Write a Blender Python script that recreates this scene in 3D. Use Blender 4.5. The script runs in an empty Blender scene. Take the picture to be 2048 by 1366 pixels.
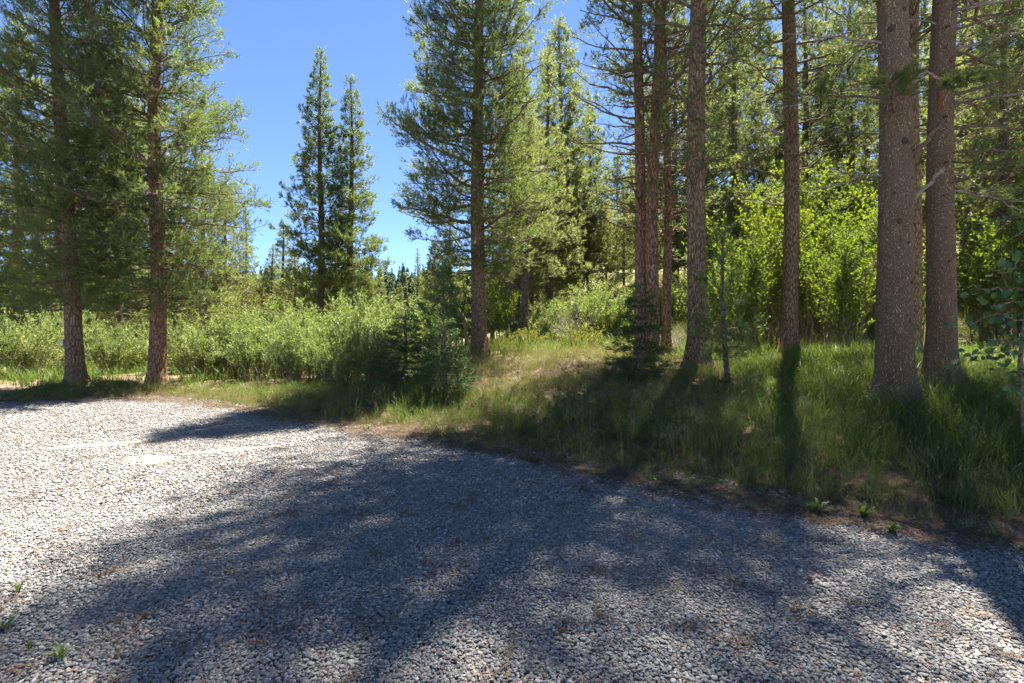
import bpy, math, random
import numpy as np
from mathutils import Vector, Matrix, Euler

scene = bpy.context.scene
COL = scene.collection
PI = math.pi
rad = math.radians

# ------------------------------------------------------------------ camera, sky, sun, exposure
EYE = 1.6
FPX = 1000.0            # focal length in photo pixels (2048 wide)
HORIZON = 660.0
cam_data = bpy.data.cameras.new('camera')
cam_data.sensor_width = 36.0
cam_data.lens = 36.0 * FPX / 2048.0
cam_data.shift_y = -(683.0 - HORIZON) / 2048.0
cam_data.clip_start = 0.05
cam_data.clip_end = 3000.0
cam = bpy.data.objects.new('camera', cam_data)
cam.location = (0, 0, EYE)
cam.rotation_euler = (PI / 2, 0, 0)
COL.objects.link(cam)
scene.camera = cam

SUN_AZ = rad(29.0)      # to the right of straight ahead
SUN_EL = rad(64.0)
world = bpy.data.worlds.new('World')
scene.world = world
world.use_nodes = True
wn = world.node_tree
wn.nodes.clear()
w_out = wn.nodes.new('ShaderNodeOutputWorld')
w_bg = wn.nodes.new('ShaderNodeBackground')
w_sky = wn.nodes.new('ShaderNodeTexSky')
w_sky.sky_type = 'NISHITA'
w_sky.sun_disc = False
w_sky.sun_elevation = SUN_EL
w_sky.sun_rotation = SUN_AZ
w_sky.altitude = 2200
w_sky.air_density = 0.8
w_sky.dust_density = 0.15
w_sky.ozone_density = 6.0
w_bg.inputs['Strength'].default_value = 0.051
wn.links.new(w_sky.outputs[0], w_bg.inputs['Color'])
wn.links.new(w_bg.outputs[0], w_out.inputs['Surface'])

sun_data = bpy.data.lights.new('sun', 'SUN')
sun_data.energy = 5.0
sun_data.angle = rad(0.55)
sun_data.color = (1.0, 0.95, 0.86)
sun = bpy.data.objects.new('sun', sun_data)
SUN_DIR = Vector((math.sin(SUN_AZ) * math.cos(SUN_EL), math.cos(SUN_AZ) * math.cos(SUN_EL), math.sin(SUN_EL)))
sun.rotation_euler = SUN_DIR.to_track_quat('Z', 'Y').to_euler()
sun.location = SUN_DIR * 60
COL.objects.link(sun)

scene.view_settings.view_transform = 'Standard'
scene.view_settings.look = 'None'
scene.view_settings.gamma = 1.0
scene.view_settings.use_curve_mapping = False
scene.view_settings.exposure = 2.56

cy = scene.cycles
cy.max_bounces = 7
cy.diffuse_bounces = 5
cy.use_adaptive_sampling = True
cy.adaptive_threshold = .03
cy.glossy_bounces = 2
cy.transmission_bounces = 4
cy.transparent_max_bounces = 4
cy.caustics_reflective = False
cy.caustics_refractive = False
cy.sample_clamp_indirect = 6.0
cy.use_denoising = True
cy.denoiser = 'OPENIMAGEDENOISE'
cy.denoising_input_passes = 'RGB_ALBEDO_NORMAL'
cy.denoising_prefilter = 'NONE'

# ------------------------------------------------------------------ small maths helpers
def smooth(a, b, x):
    t = np.clip((np.asarray(x, float) - a) / (b - a), 0, 1)
    return t * t * (3 - 2 * t)

def _hash(ix, iy, iz, seed):
    h = (ix.astype(np.int64) * 374761393 + iy.astype(np.int64) * 668265263 + iz.astype(np.int64) * 2147483647 + seed * 974634777) & 0xffffffff
    h = ((h ^ (h >> 13)) * 1274126177) & 0xffffffff
    h = (h ^ (h >> 16)) & 0xffffffff
    return h / 4294967295.0

def vnoise(x, y, z=0.0, seed=0):
    x, y, z = np.broadcast_arrays(np.asarray(x, float), np.asarray(y, float), np.asarray(z, float))
    ix, iy, iz = np.floor(x).astype(int), np.floor(y).astype(int), np.floor(z).astype(int)
    fx, fy, fz = x - ix, y - iy, z - iz
    fx, fy, fz = fx * fx * (3 - 2 * fx), fy * fy * (3 - 2 * fy), fz * fz * (3 - 2 * fz)
    r = 0
    for a in (0, 1):
        for b in (0, 1):
            for c in (0, 1):
                w = (fx if a else 1 - fx) * (fy if b else 1 - fy) * (fz if c else 1 - fz)
                r = r + w * _hash(ix + a, iy + b, iz + c, seed)
    return r

def fbm(x, y, z=0.0, seed=0, octs=3):
    r, a, f, n = 0, 1.0, 1.0, 0
    for o in range(octs):
        r = r + a * vnoise(np.asarray(x) * f, np.asarray(y) * f, np.asarray(z) * f, seed + o)
        n += a; a *= .5; f *= 2.1
    return r / n

def unit(v):
    return v / np.maximum(np.linalg.norm(v, axis=-1, keepdims=True), 1e-9)

def frames(d):
    """two unit vectors square to each direction"""
    ref = np.where(np.abs(d[..., 2:3]) > .92, np.array([1., 0, 0]), np.array([0, 0, 1.]))
    a = unit(np.cross(d, ref))
    return a, np.cross(a, d)

# ------------------------------------------------------------------ mesh helpers
def mesh_from(name, V, faces, mat=None, tint=None, smooth_shade=False):
    """faces: list of int arrays (n,3) or (n,4)"""
    me = bpy.data.meshes.new(name)
    V = np.asarray(V, np.float32).reshape(-1, 3)
    me.vertices.add(len(V))
    me.vertices.foreach_set('co', V.ravel())
    fl = [np.asarray(f, np.int32) for f in faces if len(f)]
    loops = np.concatenate([f.ravel() for f in fl])
    tot = np.concatenate([np.full(len(f), f.shape[1], np.int32) for f in fl])
    start = np.concatenate([[0], np.cumsum(tot)[:-1]]).astype(np.int32)
    me.loops.add(len(loops))
    me.loops.foreach_set('vertex_index', loops)
    me.polygons.add(len(tot))
    me.polygons.foreach_set('loop_start', start)
    me.polygons.foreach_set('loop_total', tot)
    if smooth_shade:
        me.polygons.foreach_set('use_smooth', np.ones(len(tot), bool))
    if tint is not None:
        at = me.attributes.new('tint', 'FLOAT', 'POINT')
        at.data.foreach_set('value', np.asarray(tint, np.float32))
    me.update(calc_edges=True)
    if mat:
        me.materials.append(mat)
    return me

class Acc:
    def __init__(s): s.V = []; s.F = []; s.T = []; s.n = 0
    def add(s, V, F, T=None):
        V = np.asarray(V, float).reshape(-1, 3)
        s.V.append(V)
        for f in (F if isinstance(F, list) else [F]):
            s.F.append(np.asarray(f) + s.n)
        s.T.append(np.full(len(V), .5) if T is None else np.asarray(T, float).ravel())
        s.n += len(V)
    def mesh(s, name, mat, smooth_shade=False):
        f3 = [f for f in s.F if f.shape[1] == 3]; f4 = [f for f in s.F if f.shape[1] == 4]
        return mesh_from(name, np.concatenate(s.V), f3 + f4, mat, np.concatenate(s.T), smooth_shade)

def tubes(P, R, sides, cap=True):
    """P (n,k,3), R (n,k) or (n,k,sides) -> V, F"""
    P = np.asarray(P, float); R = np.asarray(R, float)
    n, k, _ = P.shape
    d = unit(np.gradient(P, axis=1))
    a, b = frames(d)
    ang = np.arange(sides) * 2 * PI / sides
    if R.ndim == 2:
        R = R[:, :, None] * np.ones(sides)
    ring = (P[:, :, None, :] + R[..., None] * (np.cos(ang)[:, None] * a[:, :, None, :] + np.sin(ang)[:, None] * b[:, :, None, :]))
    V = ring.reshape(-1, 3)
    i = np.arange(n)[:, None, None] * k * sides
    j = np.arange(k - 1)[None, :, None] * sides
    s = np.arange(sides)[None, None, :]
    s2 = (s + 1) % sides
    q = np.stack([i + j + s, i + j + s2, i + j + sides + s2, i + j + sides + s], -1).reshape(-1, 4)
    return V, q

def obj(name, me, parent=None, loc=(0, 0, 0), rot=(0, 0, 0), scale=(1, 1, 1)):
    o = bpy.data.objects.new(name, me)
    COL.objects.link(o)
    o.location = loc; o.rotation_euler = rot; o.scale = scale
    if parent: o.parent = parent
    return o

def tag(o, label, cat, group=None):
    o['label'] = label; o['category'] = cat
    if group: o['group'] = group
    return o

def thing(name, label, cat, loc=(0, 0, 0), rz=0.0, group=None, scale=1.0):
    o = bpy.data.objects.new(name, None)
    o.empty_display_size = .2
    COL.objects.link(o)
    o.location = loc; o.rotation_euler = (0, 0, rz)
    o.scale = (scale,) * 3 if not hasattr(scale, '__len__') else scale
    return tag(o, label, cat, group)

def kind(o, k, label=None):
    o['kind'] = k
    if label: o['label'] = label
    return o

# ------------------------------------------------------------------ materials
def new_mat(name):
    m = bpy.data.materials.new(name); m.use_nodes = True
    nt = m.node_tree; nt.nodes.clear()
    out = nt.nodes.new('ShaderNodeOutputMaterial')
    return m, nt, out

def ramp(nt, stops, interp='LINEAR'):
    r = nt.nodes.new('ShaderNodeValToRGB')
    r.color_ramp.interpolation = interp
    el = r.color_ramp.elements
    while len(el) < len(stops): el.new(.5)
    for e, (p, c) in zip(el, stops):
        e.position = p; e.color = (*c, 1)
    return r

def leaf_mat(name, cols, trans, tw=.35, rough=.5, spec=.3, instancer=False, attr='tint'):
    """cols: ramp stops over the per-leaf tint; trans: colour of light coming through"""
    m, nt, out = new_mat(name)
    at = nt.nodes.new('ShaderNodeAttribute')
    at.attribute_name = attr
    if instancer: at.attribute_type = 'INSTANCER'
    r = ramp(nt, cols)
    fac = at.outputs['Fac']
    if instancer:      # each blade also differs a little from its neighbours
        a2 = nt.nodes.new('ShaderNodeAttribute'); a2.attribute_name = 'tint'
        ad = nt.nodes.new('ShaderNodeMath'); ad.operation = 'ADD'
        mu = nt.nodes.new('ShaderNodeMath'); mu.operation = 'MULTIPLY_ADD'
        mu.inputs[1].default_value = .5; mu.inputs[2].default_value = -.25
        nt.links.new(a2.outputs['Fac'], mu.inputs[0])
        nt.links.new(mu.outputs[0], ad.inputs[0]); nt.links.new(fac, ad.inputs[1])
        fac = ad.outputs[0]
    nt.links.new(fac, r.inputs[0])
    p = nt.nodes.new('ShaderNodeBsdfPrincipled')
    p.inputs['Roughness'].default_value = rough
    p.inputs['Specular IOR Level'].default_value = spec
    nt.links.new(r.outputs[0], p.inputs['Base Color'])
    t = nt.nodes.new('ShaderNodeBsdfTranslucent')
    mixc = nt.nodes.new('ShaderNodeMix'); mixc.data_type = 'RGBA'; mixc.blend_type = 'MULTIPLY'
    mixc.inputs[0].default_value = 1.0
    nt.links.new(r.outputs[0], mixc.inputs[6])
    mixc.inputs[7].default_value = (*trans, 1)
    nt.links.new(mixc.outputs[2], t.inputs['Color'])
    mx = nt.nodes.new('ShaderNodeMixShader')
    mx.inputs[0].default_value = tw
    nt.links.new(p.outputs[0], mx.inputs[1]); nt.links.new(t.outputs[0], mx.inputs[2])
    nt.links.new(mx.outputs[0], out.inputs['Surface'])
    return m

def bark_mat(name, light, mid, dark, zs=.3, sc=26., bump=.9, edge_w=.14, warp=.08, grey=.55):
    m, nt, out = new_mat(name)
    tc = nt.nodes.new('ShaderNodeTexCoord')
    mp = nt.nodes.new('ShaderNodeMapping')
    mp.inputs['Scale'].default_value = (1, 1, zs)
    nt.links.new(tc.outputs['Object'], mp.inputs[0])
    nz = nt.nodes.new('ShaderNodeTexNoise'); nz.inputs['Scale'].default_value = 7; nz.inputs['Detail'].default_value = 5
    nt.links.new(mp.outputs[0], nz.inputs['Vector'])
    # warp the plate pattern so that it never reads as cells
    vm = nt.nodes.new('ShaderNodeVectorMath'); vm.operation = 'MULTIPLY_ADD'
    vm.inputs[1].default_value = (warp, warp, warp)
    nt.links.new(nz.outputs['Color'], vm.inputs[0]); nt.links.new(mp.outputs[0], vm.inputs[2])
    vo = nt.nodes.new('ShaderNodeTexVoronoi'); vo.feature = 'DISTANCE_TO_EDGE'; vo.inputs['Scale'].default_value = sc
    nt.links.new(vm.outputs[0], vo.inputs['Vector'])
    vc = nt.nodes.new('ShaderNodeTexVoronoi'); vc.inputs['Scale'].default_value = sc
    nt.links.new(vm.outputs[0], vc.inputs['Vector'])
    n2 = nt.nodes.new('ShaderNodeTexNoise'); n2.inputs['Scale'].default_value = 60; n2.inputs['Detail'].default_value = 4
    nt.links.new(mp.outputs[0], n2.inputs['Vector'])
    n3 = nt.nodes.new('ShaderNodeTexNoise'); n3.inputs['Scale'].default_value = 1.6; n3.inputs['Detail'].default_value = 3
    nt.links.new(tc.outputs['Object'], n3.inputs['Vector'])
    edge = nt.nodes.new('ShaderNodeMapRange'); edge.inputs[2].default_value = .22
    edge.inputs[2].default_value = edge_w
    nt.links.new(vo.outputs['Distance'], edge.inputs[0])
    plate = ramp(nt, [(0, mid), (.55, light), (1, tuple(min(1, c * 1.25) for c in light))])
    sepc = nt.nodes.new('ShaderNodeSeparateColor')
    nt.links.new(vc.outputs['Color'], sepc.inputs[0])
    mixf = nt.nodes.new('ShaderNodeMath'); mixf.operation = 'MULTIPLY_ADD'; mixf.inputs[1].default_value = .55; mixf.inputs[2].default_value = -.05
    nt.links.new(sepc.outputs[0], mixf.inputs[0])
    ad = nt.nodes.new('ShaderNodeMath'); ad.operation = 'MULTIPLY_ADD'; ad.inputs[1].default_value = .6
    nt.links.new(n2.outputs['Fac'], ad.inputs[0]); nt.links.new(mixf.outputs[0], ad.inputs[2])
    nt.links.new(ad.outputs[0], plate.inputs[0])
    mx = nt.nodes.new('ShaderNodeMix'); mx.data_type = 'RGBA'
    nt.links.new(edge.outputs[0], mx.inputs[0]); mx.inputs[6].default_value = (*dark, 1)
    nt.links.new(plate.outputs[0], mx.inputs[7])
    # broad weathering, greyer in places
    gm = nt.nodes.new('ShaderNodeMix'); gm.data_type = 'RGBA'
    mr = nt.nodes.new('ShaderNodeMapRange'); mr.inputs[1].default_value = .42; mr.inputs[2].default_value = .7; mr.inputs[4].default_value = grey
    nt.links.new(n3.outputs['Fac'], mr.inputs[0]); nt.links.new(mr.outputs[0], gm.inputs[0])
    g = sum(mid) / 3
    nt.links.new(mx.outputs[2], gm.inputs[6]); gm.inputs[7].default_value = (g * 1.05, g, g * .97, 1)
    p = nt.nodes.new('ShaderNodeBsdfPrincipled'); p.inputs['Roughness'].default_value = .9
    p.inputs['Specular IOR Level'].default_value = .15
    nt.links.new(gm.outputs[2], p.inputs['Base Color'])
    hs = nt.nodes.new('ShaderNodeMath'); hs.operation = 'MULTIPLY_ADD'; hs.inputs[1].default_value = .5
    nt.links.new(n2.outputs['Fac'], hs.inputs[0]); nt.links.new(edge.outputs[0], hs.inputs[2])
    bp = nt.nodes.new('ShaderNodeBump'); bp.inputs['Strength'].default_value = bump; bp.inputs['Distance'].default_value = .02
    nt.links.new(hs.outputs[0], bp.inputs['Height']); nt.links.new(bp.outputs[0], p.inputs['Normal'])
    nt.links.new(p.outputs[0], out.inputs['Surface'])
    return m

def plain_mat(name, c, rough=.8, spec=.2, nscale=0, var=.3, bump=0.):
    m, nt, out = new_mat(name)
    p = nt.nodes.new('ShaderNodeBsdfPrincipled')
    p.inputs['Roughness'].default_value = rough; p.inputs['Specular IOR Level'].default_value = spec
    if nscale:
        tc = nt.nodes.new('ShaderNodeTexCoord')
        n = nt.nodes.new('ShaderNodeTexNoise'); n.inputs['Scale'].default_value = nscale; n.inputs['Detail'].default_value = 5
        nt.links.new(tc.outputs['Object'], n.inputs['Vector'])
        r = ramp(nt, [(.3, tuple(x * (1 - var) for x in c)), (.7, tuple(min(1, x * (1 + var)) for x in c))])
        nt.links.new(n.outputs['Fac'], r.inputs[0]); nt.links.new(r.outputs[0], p.inputs['Base Color'])
        if bump:
            b = nt.nodes.new('ShaderNodeBump'); b.inputs['Strength'].default_value = bump; b.inputs['Distance'].default_value = .02
            nt.links.new(n.outputs['Fac'], b.inputs['Height']); nt.links.new(b.outputs[0], p.inputs['Normal'])
    else:
        p.inputs['Base Color'].default_value = (*c, 1)
    nt.links.new(p.outputs[0], out.inputs['Surface'])
    return m

M = {}
M['needle'] = leaf_mat('pine_needles', [(0, (.075, .11, .038)), (.5, (.13, .168, .06)), (.85, (.185, .21, .085)), (1, (.25, .20, .09))], (1.5, 1.5, .75), .48, .5, .35)
M['needle_far'] = leaf_mat('far_pine_needles', [(0, (.105, .13, .055)), (.5, (.155, .185, .08)), (1, (.21, .225, .105))], (1.5, 1.45, .85), .55, .5, .3)
M['needle_wood'] = leaf_mat('distant_needles', [(0, (.05, .08, .035)), (.5, (.085, .115, .05)), (1, (.13, .15, .07))], (1.2, 1.3, .8), .25, .5, .2)
M['fir'] = leaf_mat('fir_needles', [(0, (.045, .082, .032)), (.5, (.075, .125, .043)), (1, (.13, .185, .06))], (1.3, 1.4, .6), .3, .5, .2)
M['sapling'] = leaf_mat('sapling_needles', [(0, (.06, .12, .04)), (.5, (.09, .16, .05)), (1, (.15, .22, .07))], (1.3, 1.4, .6), .3, .45, .3)
M['willow'] = leaf_mat('willow_leaves', [(0, (.09, .135, .042)), (.4, (.145, .195, .07)), (.8, (.21, .25, .12)), (1, (.28, .30, .14))], (1.45, 1.45, .6), .48, .4, .4)
M['broad'] = leaf_mat('shrub_leaves', [(0, (.065, .105, .022)), (.5, (.11, .16, .03)), (1, (.19, .225, .045))], (1.55, 1.5, .4), .48, .65, .12)
M['aspen'] = leaf_mat('aspen_leaves', [(0, (.035, .085, .025)), (.5, (.055, .115, .03)), (1, (.09, .15, .045))], (1.5, 1.6, .4), .35, .35, .45)
M['yellow'] = leaf_mat('yellow_shrub_leaves', [(0, (.13, .16, .04)), (.5, (.19, .21, .06)), (1, (.27, .26, .10))], (1.3, 1.25, .5), .4, .5, .3)
M['brownleaf'] = leaf_mat('rusty_needles', [(0, (.10, .10, .03)), (.5, (.16, .13, .045)), (1, (.22, .15, .05))], (1.2, 1.1, .6), .3, .5, .3)
M['weed'] = leaf_mat('weed_leaves', [(0, (.07, .11, .035)), (1, (.115, .155, .05))], (1.4, 1.4, .5), .3, .5, .25)
M['grass'] = leaf_mat('green_grass', [(0, (.08, .125, .028)), (.4, (.14, .195, .042)), (.7, (.21, .235, .07)), (1, (.36, .30, .135))], (1.6, 1.55, .5), .45, .45, .3, True)
M['dry'] = leaf_mat('dry_grass', [(0, (.17, .17, .055)), (.4, (.28, .235, .11)), (1, (.44, .36, .21))], (1.2, 1.1, .8), .3, .6, .2, True)
M['litter'] = leaf_mat('needle_litter', [(0, (.10, .06, .036)), (.5, (.235, .155, .095)), (1, (.44, .335, .23))], (1, 1, 1), .05, .7, .2, True)
M['bark'] = bark_mat('pine_bark', (.33, .205, .118), (.235, .14, .08), (.075, .046, .029), .26, 26, .9, .16, .12, .2)
M['bark_red'] = bark_mat('red_pine_bark', (.37, .20, .12), (.26, .135, .08), (.08, .045, .03), .22, 24, .9, .16, .12, .2)
M['bark_near'] = bark_mat('scaly_pine_bark', (.45, .295, .17), (.38, .245, .138), (.15, .09, .053), .30, 60, 1.0, .30, .22, .15)
M['bark_dark'] = bark_mat('dark_pine_bark', (.22, .155, .115), (.15, .105, .08), (.05, .035, .028), .32, 20)
M['limb'] = plain_mat('limb_bark', (.15, .105, .078), .9, .1, 14, .4, .4)
M['dead'] = plain_mat('dead_wood', (.25, .20, .165), .85, .15, 20, .35, .4)
M['stem'] = plain_mat('shrub_stem', (.22, .17, .10), .8, .2, 20, .3)
M['twig_grey'] = plain_mat('grey_twigs', (.34, .29, .27), .8, .2, 20, .3)
M['knot'] = plain_mat('knot_bark', (.10, .065, .045), .9, .1, 40, .5, .6)
M['resin'] = plain_mat('torn_orange_wood', (.30, .125, .035), .8, .2, 45, .65, .8)
M['cone'] = plain_mat('pine_cone', (.17, .085, .045), .7, .2, 60, .4)

# ------------------------------------------------------------------ terrain
EDGE = np.array([(-60, 9.5), (-30, 10.4), (-18, 10.7), (-11.1, 11.0), (-8.9, 11.35), (-7.2, 10.95), (-5.5, 9.9), (-4.2, 9.0), (-3.2, 8.35), (-2.0, 7.5),
                 (-.95, 6.85), (-.1, 6.25), (.75, 5.6), (1.45, 5.05), (2.0, 4.65), (2.5, 4.25), (2.95, 3.95), (3.35, 3.72), (3.9, 3.5), (5.0, 3.1), (8., 2.3), (20, -2.), (40, -12)], float)

def edge_dist(x, y):
    """signed distance to the gravel's edge: positive on the grass side"""
    x = np.asarray(x, float); y = np.asarray(y, float)
    best = np.full(x.shape, 1e9); sgn = np.ones(x.shape)
    for (x0, y0), (x1, y1) in zip(EDGE[:-1], EDGE[1:]):
        dx, dy = x1 - x0, y1 - y0
        L2 = dx * dx + dy * dy
        t = np.clip(((x - x0) * dx + (y - y0) * dy) / L2, 0, 1)
        d = np.hypot(x - x0 - t * dx, y - y0 - t * dy)
        s = np.where(dx * (y - y0) - dy * (x - x0) > 0, 1., -1.)
        up = d < best - 1e-9
        best = np.where(up, d, best); sgn = np.where(up, s, sgn)
    return best * sgn

def gz(x, y, d=None):
    x = np.asarray(x, float); y = np.asarray(y, float)
    if d is None: d = edge_dist(x, y)
    wx = smooth(-4.6, -1.2, x)
    z = wx * .93 * smooth(-.2, 7.0, d) + (1 - wx) * .10 * smooth(0, 2.5, d)
    z = z + smooth(-1, 9, x) * .215 * np.maximum(0, y - 13.5) * smooth(13, 19, y) * (1 - .5 * smooth(30, 80, y))
    z = z + (1 - smooth(-1, 9, x)) * .022 * np.maximum(0, y - 30)
    z = z + .12 * np.maximum(0, x - 9) * smooth(4, 12, y) * smooth(9, 16, x)
    z = z + 13 * smooth(70, 230, y) * (.6 + .8 * fbm(x / 70, y / 70, 0, 5))
    z = z + smooth(.4, 2.2, d) * (.16 * (fbm(x / 1.6, y / 1.6, 0, 11) - .5) + .05 * (vnoise(x * 2.6, y * 2.6, 0, 12) - .5))
    # root swell round the tagged pine at the left
    z = z + .16 * np.exp(-((x + 11.3) ** 2 + (y - 13.2) ** 2) / .9)
    z = z - .03 * (1 - smooth(-.35, .12, d))
    return z

def axis(lo, hi, c, fine, growth):
    pos = [0.]
    st = fine
    out = [c]
    v = c
    while v < hi:
        v += st; out.append(v); st *= growth if v > c + 7 else 1.0
    st = fine; v = c
    while v > lo:
        v -= st; out.append(v); st *= growth if v < c - 7 else 1.0
    return np.array(sorted(out))

gx = axis(-260, 260, 1., .15, 1.07)
gy = axis(-30, 320, 7.5, .13, 1.055)
GX, GY = np.meshgrid(gx, gy)
GD = edge_dist(GX, GY)
GZ = gz(GX, GY, GD)
nx, ny = len(gx), len(gy)
ii = (np.arange(ny - 1)[:, None] * nx + np.arange(nx - 1)[None, :]).ravel()
gq = np.stack([ii, ii + 1, ii + nx + 1, ii + nx], -1)

def ground_material():
    m, nt, out = new_mat('forest_floor')
    tc = nt.nodes.new('ShaderNodeTexCoord')
    def noise(s, d=5):
        n = nt.nodes.new('ShaderNodeTexNoise'); n.inputs['Scale'].default_value = s; n.inputs['Detail'].default_value = d
        nt.links.new(tc.outputs['Object'], n.inputs['Vector']); return n
    n1, n2, n3 = noise(1.1), noise(18), noise(95, 3)
    r1 = ramp(nt, [(.3, (.07, .047, .032)), (.5, (.15, .105, .07)), (.68, (.27, .205, .14))])
    nt.links.new(n2.outputs['Fac'], r1.inputs[0])
    r2 = ramp(nt, [(.32, (.075, .047, .03)), (.52, (.19, .125, .08)), (.72, (.34, .27, .19))])
    nt.links.new(n3.outputs['Fac'], r2.inputs[0])
    mx = nt.nodes.new('ShaderNodeMix'); mx.data_type = 'RGBA'
    nt.links.new(n1.outputs['Fac'], mx.inputs[0]); nt.links.new(r1.outputs[0], mx.inputs[6]); nt.links.new(r2.outputs[0], mx.inputs[7])
    at = nt.nodes.new('ShaderNodeAttribute'); at.attribute_name = 'tint'
    g = nt.nodes.new('ShaderNodeMix'); g.data_type = 'RGBA'
    nt.links.new(at.outputs['Fac'], g.inputs[0]); nt.links.new(mx.outputs[2], g.inputs[6])
    r3 = ramp(nt, [(.3, (.10, .12, .035)), (.7, (.22, .20, .09))])
    nt.links.new(n2.outputs['Fac'], r3.inputs[0]); nt.links.new(r3.outputs[0], g.inputs[7])
    p = nt.nodes.new('ShaderNodeBsdfPrincipled'); p.inputs['Roughness'].default_value = .95; p.inputs['Specular IOR Level'].default_value = .1
    nt.links.new(g.outputs[2], p.inputs['Base Color'])
    b = nt.nodes.new('ShaderNodeBump'); b.inputs['Strength'].default_value = .7; b.inputs['Distance'].default_value = .02
    nt.links.new(n3.outputs['Fac'], b.inputs['Height']); nt.links.new(b.outputs[0], p.inputs['Normal'])
    nt.links.new(p.outputs[0], out.inputs['Surface'])
    return m

gtint = np.clip(smooth(2.5, 6, GD) * .35 + .65 * smooth(18, 30, GY), 0, 1) * .9
ground = obj('ground', mesh_from('ground', np.stack([GX, GY, GZ], -1), [gq], ground_material(), gtint.ravel(), True))
kind(ground, 'structure', 'brown forest floor rising into a low bank behind the gravel')

# gravel drive: a flat bed under the loose stones
def gravel_bed_material():
    m, nt, out = new_mat('gravel_bed')
    tc = nt.nodes.new('ShaderNodeTexCoord')
    v = nt.nodes.new('ShaderNodeTexVoronoi'); v.inputs['Scale'].default_value = 46
    nt.links.new(tc.outputs['Object'], v.inputs['Vector'])
    s = nt.nodes.new('ShaderNodeSeparateColor'); nt.links.new(v.outputs['Color'], s.inputs[0])
    r = ramp(nt, [(0, (.07, .07, .072)), (.4, (.14, .138, .138)), (.75, (.22, .21, .20)), (1, (.28, .25, .22))])
    nt.links.new(s.outputs[0], r.inputs[0])
    d = nt.nodes.new('ShaderNodeMapRange'); d.inputs[1].default_value = .3; d.inputs[2].default_value = .75; d.inputs[3].default_value = 1; d.inputs[4].default_value = .25
    nt.links.new(v.outputs['Distance'], d.inputs[0])
    p = nt.nodes.new('ShaderNodeBsdfPrincipled'); p.inputs['Roughness'].default_value = .9; p.inputs['Specular IOR Level'].default_value = .15
    nt.links.new(r.outputs[0], p.inputs['Base Color'])
    b = nt.nodes.new('ShaderNodeBump'); b.inputs['Strength'].default_value = 1; b.inputs['Distance'].default_value = .02
    nt.links.new(d.outputs[0], b.inputs['Height']); nt.links.new(b.outputs[0], p.inputs['Normal'])
    nt.links.new(p.outputs[0], out.inputs['Surface'])
    return m

ed = []
for a, b in zip(EDGE[:-1], EDGE[1:]):
    n = max(2, int(np.hypot(*(b - a)) / .12)) if np.hypot(*(b - a)) < 8 else 30
    for t in np.arange(n) / n:
        ed.append(a + (b - a) * t)
ed = np.array(ed)
ed[:, 1] += .12 * (fbm(ed[:, 0] * 1.7, ed[:, 1] * 1.7, 0, 3) - .5) * 2
lo = np.stack([ed[:, 0], np.full(len(ed), -30.)], -1)
k = len(ed)
bedV = np.concatenate([np.c_[ed, np.full(k, 0.)], np.c_[lo, np.full(k, 0.)]])
i = np.arange(k - 1)
bed = obj('gravel_drive', mesh_from('gravel_drive', bedV, [np.stack([i + k, i + k + 1, i + 1, i], -1)], gravel_bed_material()))
kind(bed, 'structure', 'pale grey gravel drive in front of the trees')

# ------------------------------------------------------------------ scattering (stuff only)
def scatter(name, pts, rot, scl, tint, idx, sources, label):
    pts = np.asarray(pts, np.float32)
    n = len(pts)
    me = bpy.data.meshes.new(name + '_points')
    me.vertices.add(n)
    me.vertices.foreach_set('co', pts.ravel())
    for nm, ty, val, key in (('rot', 'FLOAT_VECTOR', rot, 'vector'), ('scl', 'FLOAT_VECTOR', scl, 'vector'), ('itint', 'FLOAT', tint, 'value'), ('idx', 'INT', idx, 'value')):
        at = me.attributes.new(nm, ty, 'POINT')
        at.data.foreach_set(key, np.asarray(val, np.int32 if ty == 'INT' else np.float32).ravel())
    c = bpy.data.collections.new(name + '_pieces')
    for s in sources: c.objects.link(s)
    o = obj(name, me)
    ng = bpy.data.node_groups.new(name, 'GeometryNodeTree')
    ng.interface.new_socket('Geometry', in_out='INPUT', socket_type='NodeSocketGeometry')
    ng.interface.new_socket('Geometry', in_out='OUTPUT', socket_type='NodeSocketGeometry')
    N, L = ng.nodes, ng.links
    gi, go = N.new('NodeGroupInput'), N.new('NodeGroupOutput')
    ip = N.new('GeometryNodeInstanceOnPoints'); ci = N.new('GeometryNodeCollectionInfo')
    ci.inputs['Collection'].default_value = c
    ci.inputs['Separate Children'].default_value = True
    ci.inputs['Reset Children'].default_value = True
    def attr(nm, ty):
        a = N.new('GeometryNodeInputNamedAttribute'); a.data_type = ty; a.inputs['Name'].default_value = nm
        return a.outputs['Attribute']
    L.new(gi.outputs[0], ip.inputs['Points']); L.new(ci.outputs[0], ip.inputs['Instance'])
    ip.inputs['Pick Instance'].default_value = True
    L.new(attr('idx', 'INT'), ip.inputs['Instance Index'])
    e2r = N.new('FunctionNodeEulerToRotation')
    L.new(attr('rot', 'FLOAT_VECTOR'), e2r.inputs[0]); L.new(e2r.outputs[0], ip.inputs['Rotation'])
    L.new(attr('scl', 'FLOAT_VECTOR'), ip.inputs['Scale'])
    L.new(ip.outputs[0], go.inputs[0])
    md = o.modifiers.new('scatter', 'NODES'); md.node_group = ng
    return kind(o, 'stuff', label)

def source(name, me):
    return bpy.data.objects.new(name, me)

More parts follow.
